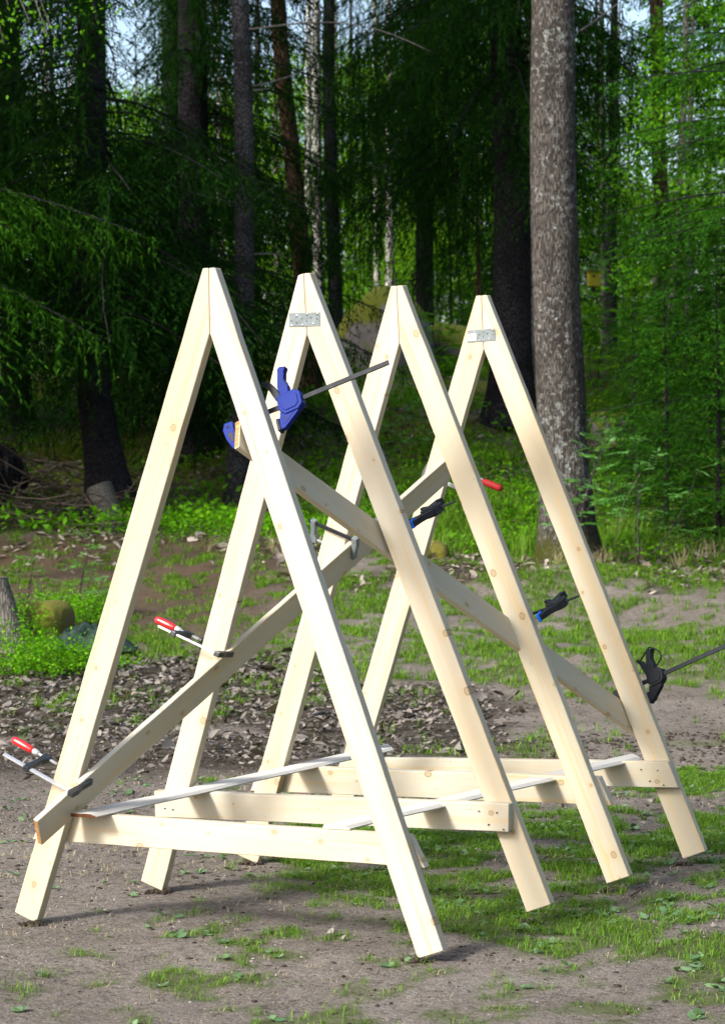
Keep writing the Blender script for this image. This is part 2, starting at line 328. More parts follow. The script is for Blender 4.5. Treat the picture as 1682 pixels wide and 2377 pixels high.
# ------------------------------------------------------------------ ground
def build_ground():
    def steps(segs):
        o = [segs[0][0]]
        for a, b, st0, st1 in segs:
            x = a; k = st0
            while x < b-1e-6:
                t = (x-a)/(b-a); x += st0+(st1-st0)*t; o.append(min(x, b))
        return np.array(o)
    dl = steps([(-60, 4, 8, 2), (4, 6.6, .5, .05), (6.6, 12, .04, .05), (12, 20, .06, .12), (20, 46, .13, .25), (46, 90, .6, 4), (90, 420, 10, 60)])
    sl = steps([(0, 2.4, .045, .06), (2.4, 8, .1, .3), (8, 30, .5, 4), (30, 260, 8, 60)]); sl = np.concatenate([-sl[::-1][:-1], sl])
    S, D = np.meshgrid(sl, dl); X, Y = sd2w(S, D); Z = ground_z(X, Y)
    n, k = S.shape; V = np.stack([X, Y, Z], -1).reshape(-1, 3)
    i = np.arange(n*k).reshape(n, k); F = np.stack([i[:-1, :-1], i[:-1, 1:], i[1:, 1:], i[1:, :-1]], -1).reshape(-1, 4)
    me = mesh_np('ground', V, F, None, True)
    x, y = V[:, 0], V[:, 1]
    col = np.stack([zone_grass(x, y), zone_litter(x, y), zone_moss(x, y), np.ones(len(x))], 1).astype(np.float32)
    s, d = w2sd(x, y); red = ss(d, 17, 21)*ss(d, 27.5, 25)*ss(s, .2, -1.4)+.9*ss(d, 26, 29)*ss(s, -2.2, -3.2); col[:, 3] = np.clip(red, 0, 1)
    ca = me.color_attributes.new('zone', 'FLOAT_COLOR', 'POINT'); ca.data.foreach_set('color', col.ravel())
    m, nt, N, Lk, P = new_mat('forest_yard_soil')
    tc = N.new('ShaderNodeTexCoord'); v = tc.outputs['Object']; at_ = N.new('ShaderNodeAttribute'); at_.attribute_name = 'zone'
    sp = N.new('ShaderNodeSeparateColor'); Lk.new(at_.outputs['Color'], sp.inputs[0])
    n1 = noise(nt, v, 1.3, 5, .6); n2 = noise(nt, v, 26, 6, .72); n3 = noise(nt, v, 110, 4, .75); n4 = noise(nt, v, 6, 5, .7)
    r = ramp(nt, [(.26, (.075, .066, .057)), (.48, (.185, .160, .135)), (.68, (.315, .282, .245))])
    f = math_(nt, 'ADD', math_(nt, 'MULTIPLY', n1.outputs['Fac'], .35), math_(nt, 'ADD', math_(nt, 'MULTIPLY', n2.outputs['Fac'], .35), math_(nt, 'MULTIPLY', n4.outputs['Fac'], .3))); Lk.new(f, r.inputs[0]); c = r.outputs[0]
    c = mixc(nt, math_(nt, 'MULTIPLY', maprange(nt, n3.outputs['Fac'], .55, .66), .75), c, (.42, .39, .35))
    c = mixc(nt, math_(nt, 'MULTIPLY', maprange(nt, n3.outputs['Fac'], .46, .36), .75), c, (.035, .028, .022))
    c = mixc(nt, math_(nt, 'MULTIPLY', maprange(nt, n2.outputs['Fac'], .46, .32), .75), c, (.04, .032, .025))
    dk = math_(nt, 'MULTIPLY', sp.outputs[1], maprange(nt, n4.outputs['Fac'], .3, .6, .45, .9)); c = mixc(nt, dk, c, (.045, .036, .028))
    c = mixc(nt, math_(nt, 'MULTIPLY', at_.outputs['Alpha'], .8), c, mixc(nt, n4.outputs['Fac'], (.030, .020, .012), (.12, .072, .042)))
    gcol = mixc(nt, n2.outputs['Fac'], (.04, .065, .014), (.12, .155, .040)); c = mixc(nt, math_(nt, 'MULTIPLY', sp.outputs[0], .70), c, gcol)
    mcol = mixc(nt, n4.outputs['Fac'], (.075, .090, .014), (.26, .285, .040)); c = mixc(nt, math_(nt, 'MULTIPLY', sp.outputs[2], .85), c, mcol)
    Lk.new(c, P.inputs['Base Color']); P.inputs['Roughness'].default_value = .97; P.inputs['Specular IOR Level'].default_value = .04
    h = math_(nt, 'ADD', math_(nt, 'MULTIPLY', n2.outputs['Fac'], .7), math_(nt, 'MULTIPLY', n3.outputs['Fac'], .3)); bump(nt, h, 1.0, .04, P)
    me.materials.append(m); o = link('ground', me); o['kind'] = 'structure'
build_ground()

def scatter(n, s0, s1, d0, d1, dens):
    d = d0+(d1-d0)*np.sqrt(rng.random(n)) if d1 < 30 else rng.uniform(d0, d1, n)
    s = rng.uniform(-1, 1, n)*(.165*d+.4) if s0 is None else rng.uniform(s0, s1, n)
    x, y = sd2w(s, d); k = rng.random(n) < dens(x, y); x, y, d = x[k], y[k], d[k]
    return x, y, ground_z(x, y), d

# ------------------------------------------------------------------ timber A-frames
HA, ZC, ZT, LEG, TH, WID = 0.34891529, 2.06688898, 2.28795437, 2.19941681, 0.0405, 0.098
FRAMES = [(0, 0, 0, 0, 0, 0), (.0830, .7063, .0186, -.0013, -.0444, -.0205), (.1071, 1.4002, .0101, .0075, -.0526, -.0149), (.1876, 1.9890, .0027, .0550, -.0179, -.0264)]
def frame_matrix(fr):
    x, y, z, yaw, lean, ro = fr
    cl, sl = math.cos(lean), math.sin(lean); cr, sr = math.cos(ro), math.sin(ro); cy, sy = math.cos(yaw), math.sin(yaw)
    A = np.array([[1, 0, 0], [0, cl, sl], [0, -sl, cl]]); B = np.array([[cr, 0, sr], [0, 1, 0], [-sr, 0, cr]]); C_ = np.array([[cy, -sy, 0], [sy, cy, 0], [0, 0, 1]])
    R = C_@B@A; m = Matrix.Identity(4)
    for i in range(3):
        for j in range(3): m[i][j] = R[i, j]
    m.translation = Vector((x, y, z)); return m
def slab(name, poly, t, mats, parent=None, bev=.0022, seed=0, endfaces=(), rough=.0006, sub=12):
    """board from a 2D outline in local x (length) / y (width), thickness t along z; outline sides subdivided and roughened like sawn timber"""
    r = np.random.default_rng(seed); bm = bmesh.new(); P = []; ends = set(); k = len(poly)
    for i in range(k):
        a = np.array(poly[i], float); b = np.array(poly[(i+1) % k], float); L_ = np.linalg.norm(b-a); nn = max(1, int(sub*L_)) if L_ > .25 else 1
        nrm = np.array([(b-a)[1], -(b-a)[0]])/L_
        for j in range(nn):
            q = a+(b-a)*j/nn
            if j: q = q+nrm*(r.normal()*rough)
            if i in endfaces: ends.add(len(P))
            P.append(q)
    bot = [bm.verts.new((p[0], p[1], 0)) for p in P]; top = [bm.verts.new((p[0], p[1], t)) for p in P]
    bm.faces.new(bot[::-1]); bm.faces.new(top); n = len(P)
    for i in range(n):
        f = bm.faces.new((bot[i], bot[(i+1) % n], top[(i+1) % n], top[i]))
        if i in ends and len(mats) > 1: f.material_index = 1
    bmesh.ops.recalc_face_normals(bm, faces=bm.faces)
    if bev: bmesh.ops.bevel(bm, geom=[e for e in bm.edges if e.calc_face_angle(0) > .4], offset=bev, segments=1, affect='EDGES', profile=.5)
    me = bpy.data.meshes.new(name); bm.to_mesh(me); bm.free()
    for m in mats: me.materials.append(m)
    return link(name, me, parent)
def basis(ex, ey, ez, o):
    m = Matrix.Identity(4)
    for i in range(3): m[i][0] = ex[i]; m[i][1] = ey[i]; m[i][2] = ez[i]; m[i][3] = o[i]
    return m
def box(sx, sy, sz, c=(0, 0, 0), bev=0.):
    bm = bmesh.new(); bmesh.ops.create_cube(bm, size=1)
    for v in bm.verts: v.co = Vector((v.co.x*sx+c[0], v.co.y*sy+c[1], v.co.z*sz+c[2]))
    if bev: bmesh.ops.bevel(bm, geom=bm.edges[:], offset=bev, segments=2, affect='EDGES', profile=.6)
    return bm
def prism(poly, z0, z1, bev=0., seg=2):
    bm = bmesh.new(); b = [bm.verts.new((p[0], p[1], z0)) for p in poly]; t = [bm.verts.new((p[0], p[1], z1)) for p in poly]
    bm.faces.new(b[::-1]); bm.faces.new(t)
    for i in range(len(poly)): bm.faces.new((b[i], b[(i+1) % len(poly)], t[(i+1) % len(poly)], t[i]))
    bmesh.ops.recalc_face_normals(bm, faces=bm.faces)
    if bev: bmesh.ops.bevel(bm, geom=[e for e in bm.edges if e.calc_face_angle(0) > .5], offset=bev, segments=seg, affect='EDGES', profile=.6)
    return bm
def lathe(prof, seg=16, axis='x', center=(0, 0, 0)):
    bm = bmesh.new(); rings = []
    for (x, r) in prof:
        ring = []
        for j in range(seg):
            a = 2*math.pi*j/seg; p = (x, r*math.cos(a), r*math.sin(a))
            if axis == 'z': p = (p[1], p[2], p[0])
            if axis == 'y': p = (p[1], p[0], p[2])
            ring.append(bm.verts.new((p[0]+center[0], p[1]+center[1], p[2]+center[2])))
        rings.append(ring)
    for a, b in zip(rings, rings[1:]):
        for j in range(seg): bm.faces.new((a[j], a[(j+1) % seg], b[(j+1) % seg], b[j]))
    bm.faces.new(rings[0][::-1]); bm.faces.new(rings[-1]); bmesh.ops.recalc_face_normals(bm, faces=bm.faces)
    return bm
def part(name, bm, mat, parent, smooth=False):
    if isinstance(bm, list):
        dst = bmesh.new()
        for b in bm:
            me = bpy.data.meshes.new('t'); b.to_mesh(me); b.free(); dst.from_mesh(me); bpy.data.meshes.remove(me)
        bm = dst
    me = bpy.data.meshes.new(name); bm.to_mesh(me); bm.free(); me.materials.append(mat)
    if smooth:
        for p in me.polygons: p.use_smooth = True
    return link(name, me, parent)

def screw_mesh():
    bm = lathe([(-.004, .0036), (.0004, .0046), (.0012, .0040), (.0012, .0022), (.0002, .0020)], 12, 'z')
    me = bpy.data.meshes.new('screw'); bm.to_mesh(me); bm.free(); me.materials.append(M['screw']); me.materials.append(M['recess'])
    for p in me.polygons:
        if abs(p.center.z-.0007) < .0006 and (p.center.x**2+p.center.y**2) < .0024**2: p.material_index = 1
    return me
SCREW = screw_mesh()
TINT = {0: ((.93, .89, .80), (.99, .975, .94), (.99, .97, .925)), 1: ((1.03, 1.0, .93), (1.05, 1.02, .96), (1.02, 1.0, .95)),
        2: ((1.05, 1.02, .95), (1.06, 1.01, .90), (1.04, 1.02, .97)), 3: ((1.03, .98, .87), (1.08, 1.04, .95), (1.05, 1.03, .97))}
FLABEL = ['nearest and palest of the four timber A-frames, its crossbar screwed behind the legs',
          'second timber A-frame from the front, perforated steel plate without sticker at its peak',
          'third timber A-frame from the front, bare seam at its peak, crossbar behind the legs',
          'rearmost timber A-frame, steel plate with a white sticker nailed across its peak']
CROSS = [(-.735, .704, .396, .762, .2915, -.79, 'back'), (-.735, .7225, .3905, .716, .2915, -.737, 'front'), (-.735, .722, .3955, .768, .2900, -.79, 'back'), (-.70, .7185, .3935, .757, .2905, -.75, 'front')]
def a_frame(i):
    mw = frame_matrix(FRAMES[i])
    e = empty('a_frame', (0, 0, 0), FLABEL[i], 'A-frame', 'timber A-frames lined up in a row'); e.matrix_world = mw
    sa, ca = math.sin(HA), math.cos(HA); zo = ZC+WID/sa
    for s in (-1, 1):
        ex = np.array([s*sa, 0, -ca])                                  # down the leg
        ez = np.array([0, 1., 0]); ey = np.cross(ez, ex)
        O = np.array([0, 0, ZC])
        crotch = np.array([0, 0, ZC]); seam = np.array([0, 0, ZT]); outer = np.array([s*(zo-ZT)*math.tan(HA), 0, ZT])
        fin = crotch+LEG*ex; fout = fin+WID*np.array([s*ca, 0, sa])
        gap = np.array([s*.0009, 0, 0])
        pts = [crotch+gap, seam+gap, outer, fout, fin]
        if i == 1 and s == -1: pts[2] = pts[2]+np.array([0, 0, -.006])
        poly = [((p-O)@ex, (p-O)@ey) for p in pts]
        leg = slab('leg', poly, TH, [M['plank']], e, seed=10*i+s+5, rough=.0005)
        leg.matrix_local = basis(ex, ey, ez, O); leg.color = (*TINT[i][0 if s < 0 else 1], 1)
    x0, x1, zt, x1b, zb, x0b, where = CROSS[i]
    yb = TH+.0006 if where == 'back' else -TH-.0006
    cb = slab('crossbar', [(x0b, zb), (x1b, zb), (x1, zt), (x0, zt)], TH, [M['plank']], e, seed=50+i, rough=.0005)
    cb.matrix_local = basis((1, 0, 0), (0, 0, 1), (0, -1, 0), (0, yb+TH if where == 'back' else 0-.0006, 0)); cb.color = (*TINT[i][2], 1)
    if where == 'front':
        for sx, pts in ((-1, ((-.69, .325), (-.655, .322))), (1, ((.607, .361), (.676, .358), (.642, .315), (.698, .300)))):
            for (x, z) in pts:
                sc = link('screw', SCREW, e); sc.matrix_local = basis((1, 0, 0), (0, 0, 1), (0, -1, 0), (x, -TH-.0010, z))
    # steel nail plate over the seam: front of the second and fourth, back of the others
    if where == 'front':
        w, h = (.127, .050) if i == 1 else (.122, .050)
        poly = [(-w/2, -h/2), (w/2, -h/2), (w/2, h/2), (-w/2, h/2)]; pl = part('nail_plate', prism(poly, 0, .0016, .0005, 1), M['zinc'], e)
        tilt = math.radians(-1.5 if i == 1 else 1.0); ct, st = math.cos(tilt), math.sin(tilt)
        pl.matrix_local = basis((ct, 0, st), (-st, 0, ct), (0, -1, 0), (-.006 if i == 1 else -.008, -.0003, 2.122 if i == 1 else 2.125))
        holes = [(-.42, -.05), (-.25, .22), (-.24, -.2), (-.08, .08), (.08, .30), (.07, -.12), (.22, .12), (.42, .32), (.41, 0)]
        heads = [(-.41, -.42), (-.06, -.42), (.28, -.36), (-.24, .33), (.09, .42), (.42, .42)]
        if i == 3: holes = [(p, q) for p, q in holes if p > -.1]; heads = [(p, q) for p, q in heads if p > -.3]+[(-.45, .33)]
        for (p, q) in holes:
            b = part('nail_hole', prism([(.0021*math.cos(a), .0030*math.sin(a)) for a in np.linspace(0, 2*math.pi, 9)[:-1]], 0, .0004), M['recess'], pl); b.location = (p*w, q*h, .0017)
        for (p, q) in heads:
            b = part('nail_head', lathe([(0, .0034), (.0014, .0030), (.0022, .0012)], 8, 'z'), M['screw'], pl); b.location = (p*w, q*h*.92, .0016)
        if i == 3:
            b = part('sticker', prism([(-.017, -.014), (.017, -.014), (.017, .014), (-.017, .014)], 0, .0003), M['paper'], pl); b.location = (-.040, -.004, .0017); tag(b, 'white sticker with small dark print on the steel plate')
            for (x, y, ww, hh) in ((.004, .006, .012, .003), (-.006, 0, .006, .010), (.006, -.004, .010, .002), (.002, -.009, .020, .0016)):
                k = part('print', prism([(-ww/2, -hh/2), (ww/2, -hh/2), (ww/2, hh/2), (-ww/2, hh/2)], 0, .0001), M['ink'], b); k.location = (x, y, .0004)
    return e
for i in range(4): a_frame(i)

# ------------------------------------------------------------------ two diagonal braces
def brace(p_top0, e1, ew, width, x_start, x_end, th_dir, label, seed, tint):
    """p_top0: a point on the top edge of the seen face; e1 along; ew across (downwards); th_dir from seen face into the wood"""
    o = slab('diagonal_brace', [(x_start, 0), (x_end, 0), (x_end, width), (x_start, width)], .021, [M['plank'], M['end']], None, seed=seed, endfaces=(1, 3), rough=.0005)
    o.matrix_world = basis(e1, ew, th_dir, p_top0); o.color = (*tint, 1); return tag(o, label, 'board', 'diagonal boards clamped across the A-frames')
NA = np.array([.941, -.0809, -.3286]); NA /= np.linalg.norm(NA)
A0 = np.array([-.5932, -.2075, .4025]); A1 = np.array([.0048, 1.834, 1.6124]); E1A = (A1-A0)/np.linalg.norm(A1-A0)
NAo = NA-(NA@E1A)*E1A; NAo /= np.linalg.norm(NAo); EWA = np.cross(E1A, NAo); EWA = EWA if EWA[2] < 0 else -EWA
brace(A0, E1A, EWA, .118, 0, 2.485, -NAo, 'long board rising left to right behind the front leg, clamped inside the left legs', 71, (1.06, 1.05, 1.0))
NB = np.array([-.933, .0786, -.3512]); NB /= np.linalg.norm(NB)
B0 = np.array([.1551, .2138, 1.6650]); B1 = np.array([.6862, 2.0067, .6552]); E1B = (B1-B0)/np.linalg.norm(B1-B0)
NBo = NB-(NB@E1B)*E1B; NBo /= np.linalg.norm(NBo); EWB = np.cross(E1B, NBo); EWB = EWB if EWB[2] < 0 else -EWB
brace(B0, E1B, EWB, .112, -.225, 2.27, NBo, 'long board sloping down to the right, brown end showing by the blue clamp', 72, (1.10, 1.05, .94))

# ------------------------------------------------------------------ two moulded battens on the crossbars
def batten(p_near, p_far, width, z, label, far_skew, near_mat):
    e1 = np.array([p_far[0]-p_near[0], p_far[1]-p_near[1], 0.]); L_ = np.linalg.norm(e1); e1 /= L_; e2 = np.array([-e1[1], e1[0], 0])   # e2 to the left
    e = empty('batten', (p_near[0], p_near[1], z), label, 'batten', 'white moulded battens lying on the crossbars')
    prof = [(0, .002), (0, .0055), (.004, .0065), (.0065, .0085), (.010, .0072), (.0135, .0095), (.018, .0125), (.03, .013), (width-.004, .0125), (width, .010), (width, 0), (.003, 0)]
    bm = bmesh.new(); n = len(prof); rings = []
    for k, x in enumerate(np.linspace(0, L_, 14)):
        ring = []
        for (q, h) in prof:
            xx = x+(far_skew*(q/width) if k == 13 else 0)+(0 if k else -.012*(q/width)); ring.append(bm.verts.new((xx, q, h+.0008*math.sin(k*1.3))))
        rings.append(ring)
    for a, b in zip(rings, rings[1:]):
        for j in range(n): bm.faces.new((a[j], a[(j+1) % n], b[(j+1) % n], b[j]))
    f0 = bm.faces.new(rings[0]); f1 = bm.faces.new(rings[-1][::-1]); bmesh.ops.recalc_face_normals(bm, faces=bm.faces); f0.material_index = 1; f1.material_index = 1
    me = bpy.data.meshes.new('moulding'); bm.to_mesh(me); bm.free(); me.materials.append(M['white']); me.materials.append(near_mat)
    o = link('moulding', me, e); e.matrix_world = basis(e1, e2, (0, 0, 1), (p_near[0], p_near[1], z)); return e
batten((-.462, -.045), (-.335, 2.02), .100, .3985, 'white moulded batten on the left ends of the crossbars, dark brown near end', .12, M['brownend'])
batten((.478, .06), (.738, 2.11), .098, .3975, 'white moulded batten on the right ends of the crossbars', .10, M['plank'])

# ------------------------------------------------------------------ clamps.  Local axes: x along the bar away from the fixed jaw, y from bar towards the pads, z sideways
def clamp_root(name, o, u, v, label, group):
    u = u/np.linalg.norm(u); v = v-(v@u)*u; v /= np.linalg.norm(v)
    e = empty(name, o, label, 'clamp', group); e.matrix_world = basis(u, v, np.cross(u, v), o); return e
GC = 'clamps holding the boards'
def f_clamp(o, u, v, grip, bar_len, label, handle_mat, bar_mat, jaw_mat, reach=.11, pad=True, short=False):
    """o: bar at the inner face of the fixed jaw; grip: thickness clamped"""
    e = clamp_root('screw_clamp', o, u, v, label, GC)
    part('bar', box(bar_len+.02, .016, .007, (bar_len/2-.012, 0, 0), .0015), bar_mat, e)
    jaw = [(-.026, -.013), (-.001, -.013), (-.0005, .02), (-.004, reach-.03), (-.001, reach-.024), (-.001, reach), (-.010, reach+.006), (-.018, reach-.002), (-.020, .05), (-.027, .02)]
    part('fixed_jaw', prism(jaw, -.010, .010, .003), jaw_mat, e)
    b0 = grip+.055
    slide = [(b0, -.014), (b0+.024, -.014), (b0+.022, .03), (b0+.022, reach-.035), (b0+.026, reach-.022), (b0+.026, reach+.004), (b0-.006, reach+.004), (b0-.006, reach-.022), (b0+.003, reach-.04), (b0+.002, .03)]
    part('sliding_jaw', prism(slide, -.010, .010, .003), jaw_mat, e)
    yy = reach-.010
    sp = [(grip+.014, .0055), (b0+.05, .0055)]
    part('spindle', lathe(sp, 12, 'x', (0, yy, 0)), M['chrome'], e, True)
    if pad: part('pressure_pad', lathe([(grip+.001, .012), (grip+.008, .012), (grip+.015, .006)], 14, 'x', (0, yy, 0)), jaw_mat, e)
    h0 = b0+.05
    part('ferrule', lathe([(h0-.004, .006), (h0, .0105), (h0+.020, .0115), (h0+.022, .009)], 14, 'x', (0, yy, 0)), M['chrome'], e, True)
    part('handle', lathe([(h0+.021, .011), (h0+.03, .0135), (h0+.06, .0150), (h0+.10, .0145), (h0+.113, .0125), (h0+.118, .006)], 18, 'x', (0, yy, 0)), handle_mat, e, True)
    return e
UL = np.array([-.932, .07, .340])                                      # out of the left legs' outer edge
f_clamp(np.array([-.548, -.078, .492]), np.array([-.9, .0, .385]), np.array([.02, .95, .25]), .121, .30, 'red-handled clamp at the foot of the front left leg, lowest clamp of all', M['red'], M['chrome'], M['castiron'], .112)
f_clamp(np.array([-.338, .572, .928]), np.array([-.93, .02, .35]), np.array([.0, .97, -.10]), .121, .262, 'red-handled clamp on the second left leg, above the grey bent clamp handle side', M['red'], M['chrome'], M['castiron'], .112)
f_clamp(np.array([-.142, 1.300, 1.318]), UL, np.array([-.28, .45, -.85]), .121, .215, 'all-steel grey clamp on the third left leg, jaw hanging over the rising board', M['redmatt'], M['steel'], M['zinc'], .085)
f_clamp(np.array([-.185, 2.075, 1.555]), -UL, np.array([.33, .12, .93])*np.array([1, 1, 1]), .121, .27, 'clamp with dull red handle poking out right of the third right leg', M['redmatt'], M['chrome'], M['castiron'], .075)

def quick_grip(o, u, v, grip, bar_fwd, bar_back, label, body_mat, trig_mat, pad_mat, bar_mat, reach=.085, loop=False, stripe=False, sz=1.):
    """o: bar at the moving pad's plane; u outwards from wood; v from bar to pad.  body sits beyond the pad, handles on the other side of the bar"""
    e = clamp_root('bar_clamp', o, u, v, label, GC)
    part('bar', box(bar_fwd+bar_back, .017, .0065, ((bar_fwd-bar_back)/2, 0, 0), .001), bar_mat, e)
    body = [(.018, -.030), (.075, -.034), (.094, -.020), (.094, .020), (.078, .034), (.034, .036), (.016, .016)]
    part('body', prism([(x*sz, y*sz) for x, y in body], -.016, .016, .0028, 2), body_mat, e)
    inner = [(.027, -.020), (.070, -.024), (.083, -.014), (.083, .013), (.072, .024), (.038, .026), (.026, .010)]
    part('body_cover', prism([(x*sz, y*sz) for x, y in inner], -.0190, .0190, .0012, 1), body_mat, e)
    arm = [(.018, .024), (.034, .036), (.078, .034), (.074, .045), (.040, .074), (.024, reach+.012), (.005, reach+.014), (.005, reach-.022), (.012, reach-.030), (.012, .05)]
    part('jaw_arm', prism([(x*sz, y) for x, y in arm], -.011, .011, .0022, 2), body_mat, e)
    rib = [(.020, .045), (.040, .042), (.062, .042), (.034, .068), (.022, .074)]
    part('jaw_web', prism([(x*sz, y) for x, y in rib], -.0122, .0122, .0008, 1), body_mat, e)
    for yr in (.050, .060): part('rib', box(.020*sz, .0028, .025, (.034*sz, yr, 0), .0006), trig_mat, e)
    part('pad', box(.012, .046, .030, (.0062, reach-.006, 0), .003), pad_mat, e)
    h1 = [(.030, -.028), (.058, -.030), (.060, -.055), (.052, -.080), (.058, -.104), (.066, -.118), (.046, -.124), (.038, -.118), (.034, -.095), (.026, -.060)]
    part('fixed_handle', prism([(x*sz, y*sz) for x, y in h1], -.013, .013, .0028, 2), body_mat, e)
    h2 = [(.012, -.022), (.032, -.028), (.022, -.060), (.008, -.085), (-.012, -.100), (-.024, -.094), (-.006, -.074), (.002, -.050)]
    part('trigger', prism([(x*sz, y*sz) for x, y in h2], -.010, .010, .0022, 2), trig_mat, e)
    for k in range(4): part('grip_groove', box(.016*sz, .0016, .0265, ((.045+.003*(k % 2))*sz, (-.060-.011*k)*sz, 0), .0004), trig_mat, e)
    if loop:
        a = np.linspace(0, 1, 18); pts = np.stack([.050+.062*np.sin(a*math.pi)*sz-.03*a, -.020-.112*(1-a), 0*a], 1); pts = np.concatenate([[(-.012, -.088, 0)], pts])
        V, F = tube(pts, .0032, 8); o2 = link('hand_loop', mesh_np('hand_loop', V, F, M['blackp'], True), e)
    if stripe: part('maker_strip', box(.040, .0035, .0004, (.054, .004, .0168), 0), M['paper'], e); 
    # fixed jaw at the far side of the wood
    x0 = -grip
    fj = [(x0-.004, -.016), (x0-.036, -.018), (x0-.046, .006), (x0-.040, .044), (x0-.022, reach+.012), (x0-.004, reach+.014)]
    part('fixed_jaw', prism(fj, -.010, .010, .003, 2), body_mat, e)
    part('jaw_window', prism([(x0-.011, .022), (x0-.032, .026), (x0-.022, .060), (x0-.011, .062)], -.0108, .0108, .001, 1), trig_mat, e)
    part('bar_pin', lathe([(-.0118, .0045), (.0118, .0045)], 10, 'z', (x0-.026, 0, 0)), M['recess'], e)
    part('jaw_pad', box(.006, .036, .022, (x0-.0012, reach-.006, 0), .002), pad_mat if pad_mat != M['blackp'] else trig_mat, e)
    return e
UR = np.array([.933, -.0786, .3512])
quick_grip(np.array([.205, .075, 1.806]), UR+np.array([0, .25, 0]), np.array([.36, -.35, -.92]), .150, .43, .19, 'dark blue trigger clamp high on the front right leg', M['bluep'], M['blackp'], M['blackp'], M['steel'], .075, sz=1.14)
quick_grip(np.array([.39, .800, 1.423]), UR+np.array([0, .12, 0]), np.array([.10, -1.0, -.30]), .125, .150, .15, 'black clamp with bright blue pad on the second right leg, the higher of two alike', M['blackp'], M['blackp'], M['bluepad'], M['steel'], .095)
quick_grip(np.array([.597, 1.457, 1.048]), UR+np.array([0, .12, 0]), np.array([.10, -1.0, -.30]), .125, .150, .15, 'black clamp with bright blue pad on the third right leg, the lower of two alike', M['blackp'], M['blackp'], M['bluepad'], M['steel'], .095, False, True)
quick_grip(np.array([.7665, 2.092, .7185]), UR+np.array([0, -.12, .06]), np.array([.36, -.35, -.92]), .125, .46, .14, 'black trigger clamp with finger loop and long bar on the rear right leg', M['blackp'], M['blackp'], M['blackp'], M['steel'], .078, True, True)

# ------------------------------------------------------------------ trees
def trunk_mesh(name, pts, rad, mat, flare=1.7, flare_h=.55, seg=26, rough=.03, seed=0, rows=None):
    """tapered trunk through world points pts (bottom first); local to the first point"""
    pts = np.asarray(pts, float); rad = np.asarray(rad, float); r = np.random.default_rng(seed)
    L_ = np.concatenate([[0], np.cumsum(np.linalg.norm(np.diff(pts, axis=0), axis=1))]); rows = rows or int(14+L_[-1]*5)
    t = np.concatenate([np.linspace(0, .9, 9)[:-1], np.linspace(.9, L_[-1], rows)])
    C_ = np.stack([np.interp(t, L_, pts[:, k]) for k in range(3)], 1)
    for _ in range(6): C_[1:-1] = (C_[:-2]+C_[1:-1]*2+C_[2:])/4
    R_ = np.interp(t, L_, rad); a = np.linspace(0, 2*np.pi, seg, endpoint=False); ph = r.random(4)*6.28
    A, T = np.meshgrid(a, t); fl = np.exp(-(T/flare_h)**1.3)
    lob = 1+.16*np.cos(3*A+ph[0])+.13*np.cos(5*A+ph[1])
    RR = R_[:, None]*(1+(flare-1)*fl*lob)*(1+rough*(fbm(A*3+seed, T*2.2, 3)-.5)*2+rough*.8*(fbm(np.cos(A)*2+seed+7, T*.9+np.sin(A)*2, 2)-.5)*2)
    V = np.stack([C_[:, 0][:, None]+RR*np.cos(A), C_[:, 1][:, None]+RR*np.sin(A), C_[:, 2][:, None]+0*A], -1).reshape(-1, 3)-pts[0]
    n = len(t); i = np.arange(n*seg).reshape(n, seg); j = np.roll(i, -1, 1)
    F = np.stack([i[:-1], j[:-1], j[1:], i[1:]], -1).reshape(-1, 4); return mesh_np(name, V, F, mat, True)

def spruce_branch(r, L, droop=.5, n_tw=18, dens=1., cl=.085, cw=.024, hang=1., up=.12):
    """needle faces of one bough, growing along +x, drooping; also returns its wooden axis"""
    Ps, Ts, Bs = [], [], []
    axis = lambda s: np.stack([L*s, .06*L*np.sin(s*3+r.random()*6)*s, L*(up*s-droop*s**1.7+.22*droop*s**3)], -1)
    s = np.linspace(.10, 1, n_tw); base = axis(s)
    for k in range(n_tw):
        for side in (-1, 1):
            tl = (.52*L*(1-s[k])**.8+.16)*r.uniform(.6, 1.15)
            m = max(3, int(tl/.045*dens)); t = np.linspace(.03, 1, m)+r.normal(size=m)*.02
            out = unit(np.array([r.uniform(.35, .8), side*r.uniform(.55, .95), r.uniform(-.35, .05)])); sag = r.uniform(.25, .7)*hang
            P = base[k]+out*(t*tl)[:, None]; P[:, 2] -= sag*tl*t**1.8
            T = unit(out-np.array([0, 0, 1.])*(sag*1.8*t**.8)[:, None]); sgn = np.where(np.arange(m) % 2, 1., -1.)[:, None]
            lat = unit(np.cross(T, np.array([0, 0, 1.]))+1e-4); T2 = unit(T+lat*sgn*r.uniform(.3, .9, m)[:, None]+r.normal(size=(m, 3))*.16-np.array([0, 0, .12]))
            Ps.append(P); Ts.append(T2); Bs.append(unit(np.cross(T2, r.normal(size=(m, 3))*.6+np.array([0, 0, 1.]))))
        if hang > .3:
            for q in range(int(2*hang+.5)):
                hl = r.uniform(.15, .55)*min(1., L/2)*hang; m = max(3, int(hl/.05*dens)); t = np.linspace(0, 1, m)
                P = base[k]+np.stack([r.normal()*.08+t*r.normal()*.06, r.normal()*.20*(1-s[k])*L*.5+t*r.normal()*.06, -t*hl], 1)
                T2 = unit(np.stack([r.normal(size=m)*.35, r.normal(size=m)*.35, -np.ones(m)], 1)); Ps.append(P); Ts.append(T2); Bs.append(unit(np.cross(T2, r.normal(size=(m, 3)))))
    P = np.concatenate(Ps); T = np.concatenate(Ts); B = np.concatenate(Bs); n = len(P)
    return P, T, B, cl*r.uniform(.6, 1.3, n), cw*r.uniform(.7, 1.3, n), axis(np.linspace(0, 1, 7))
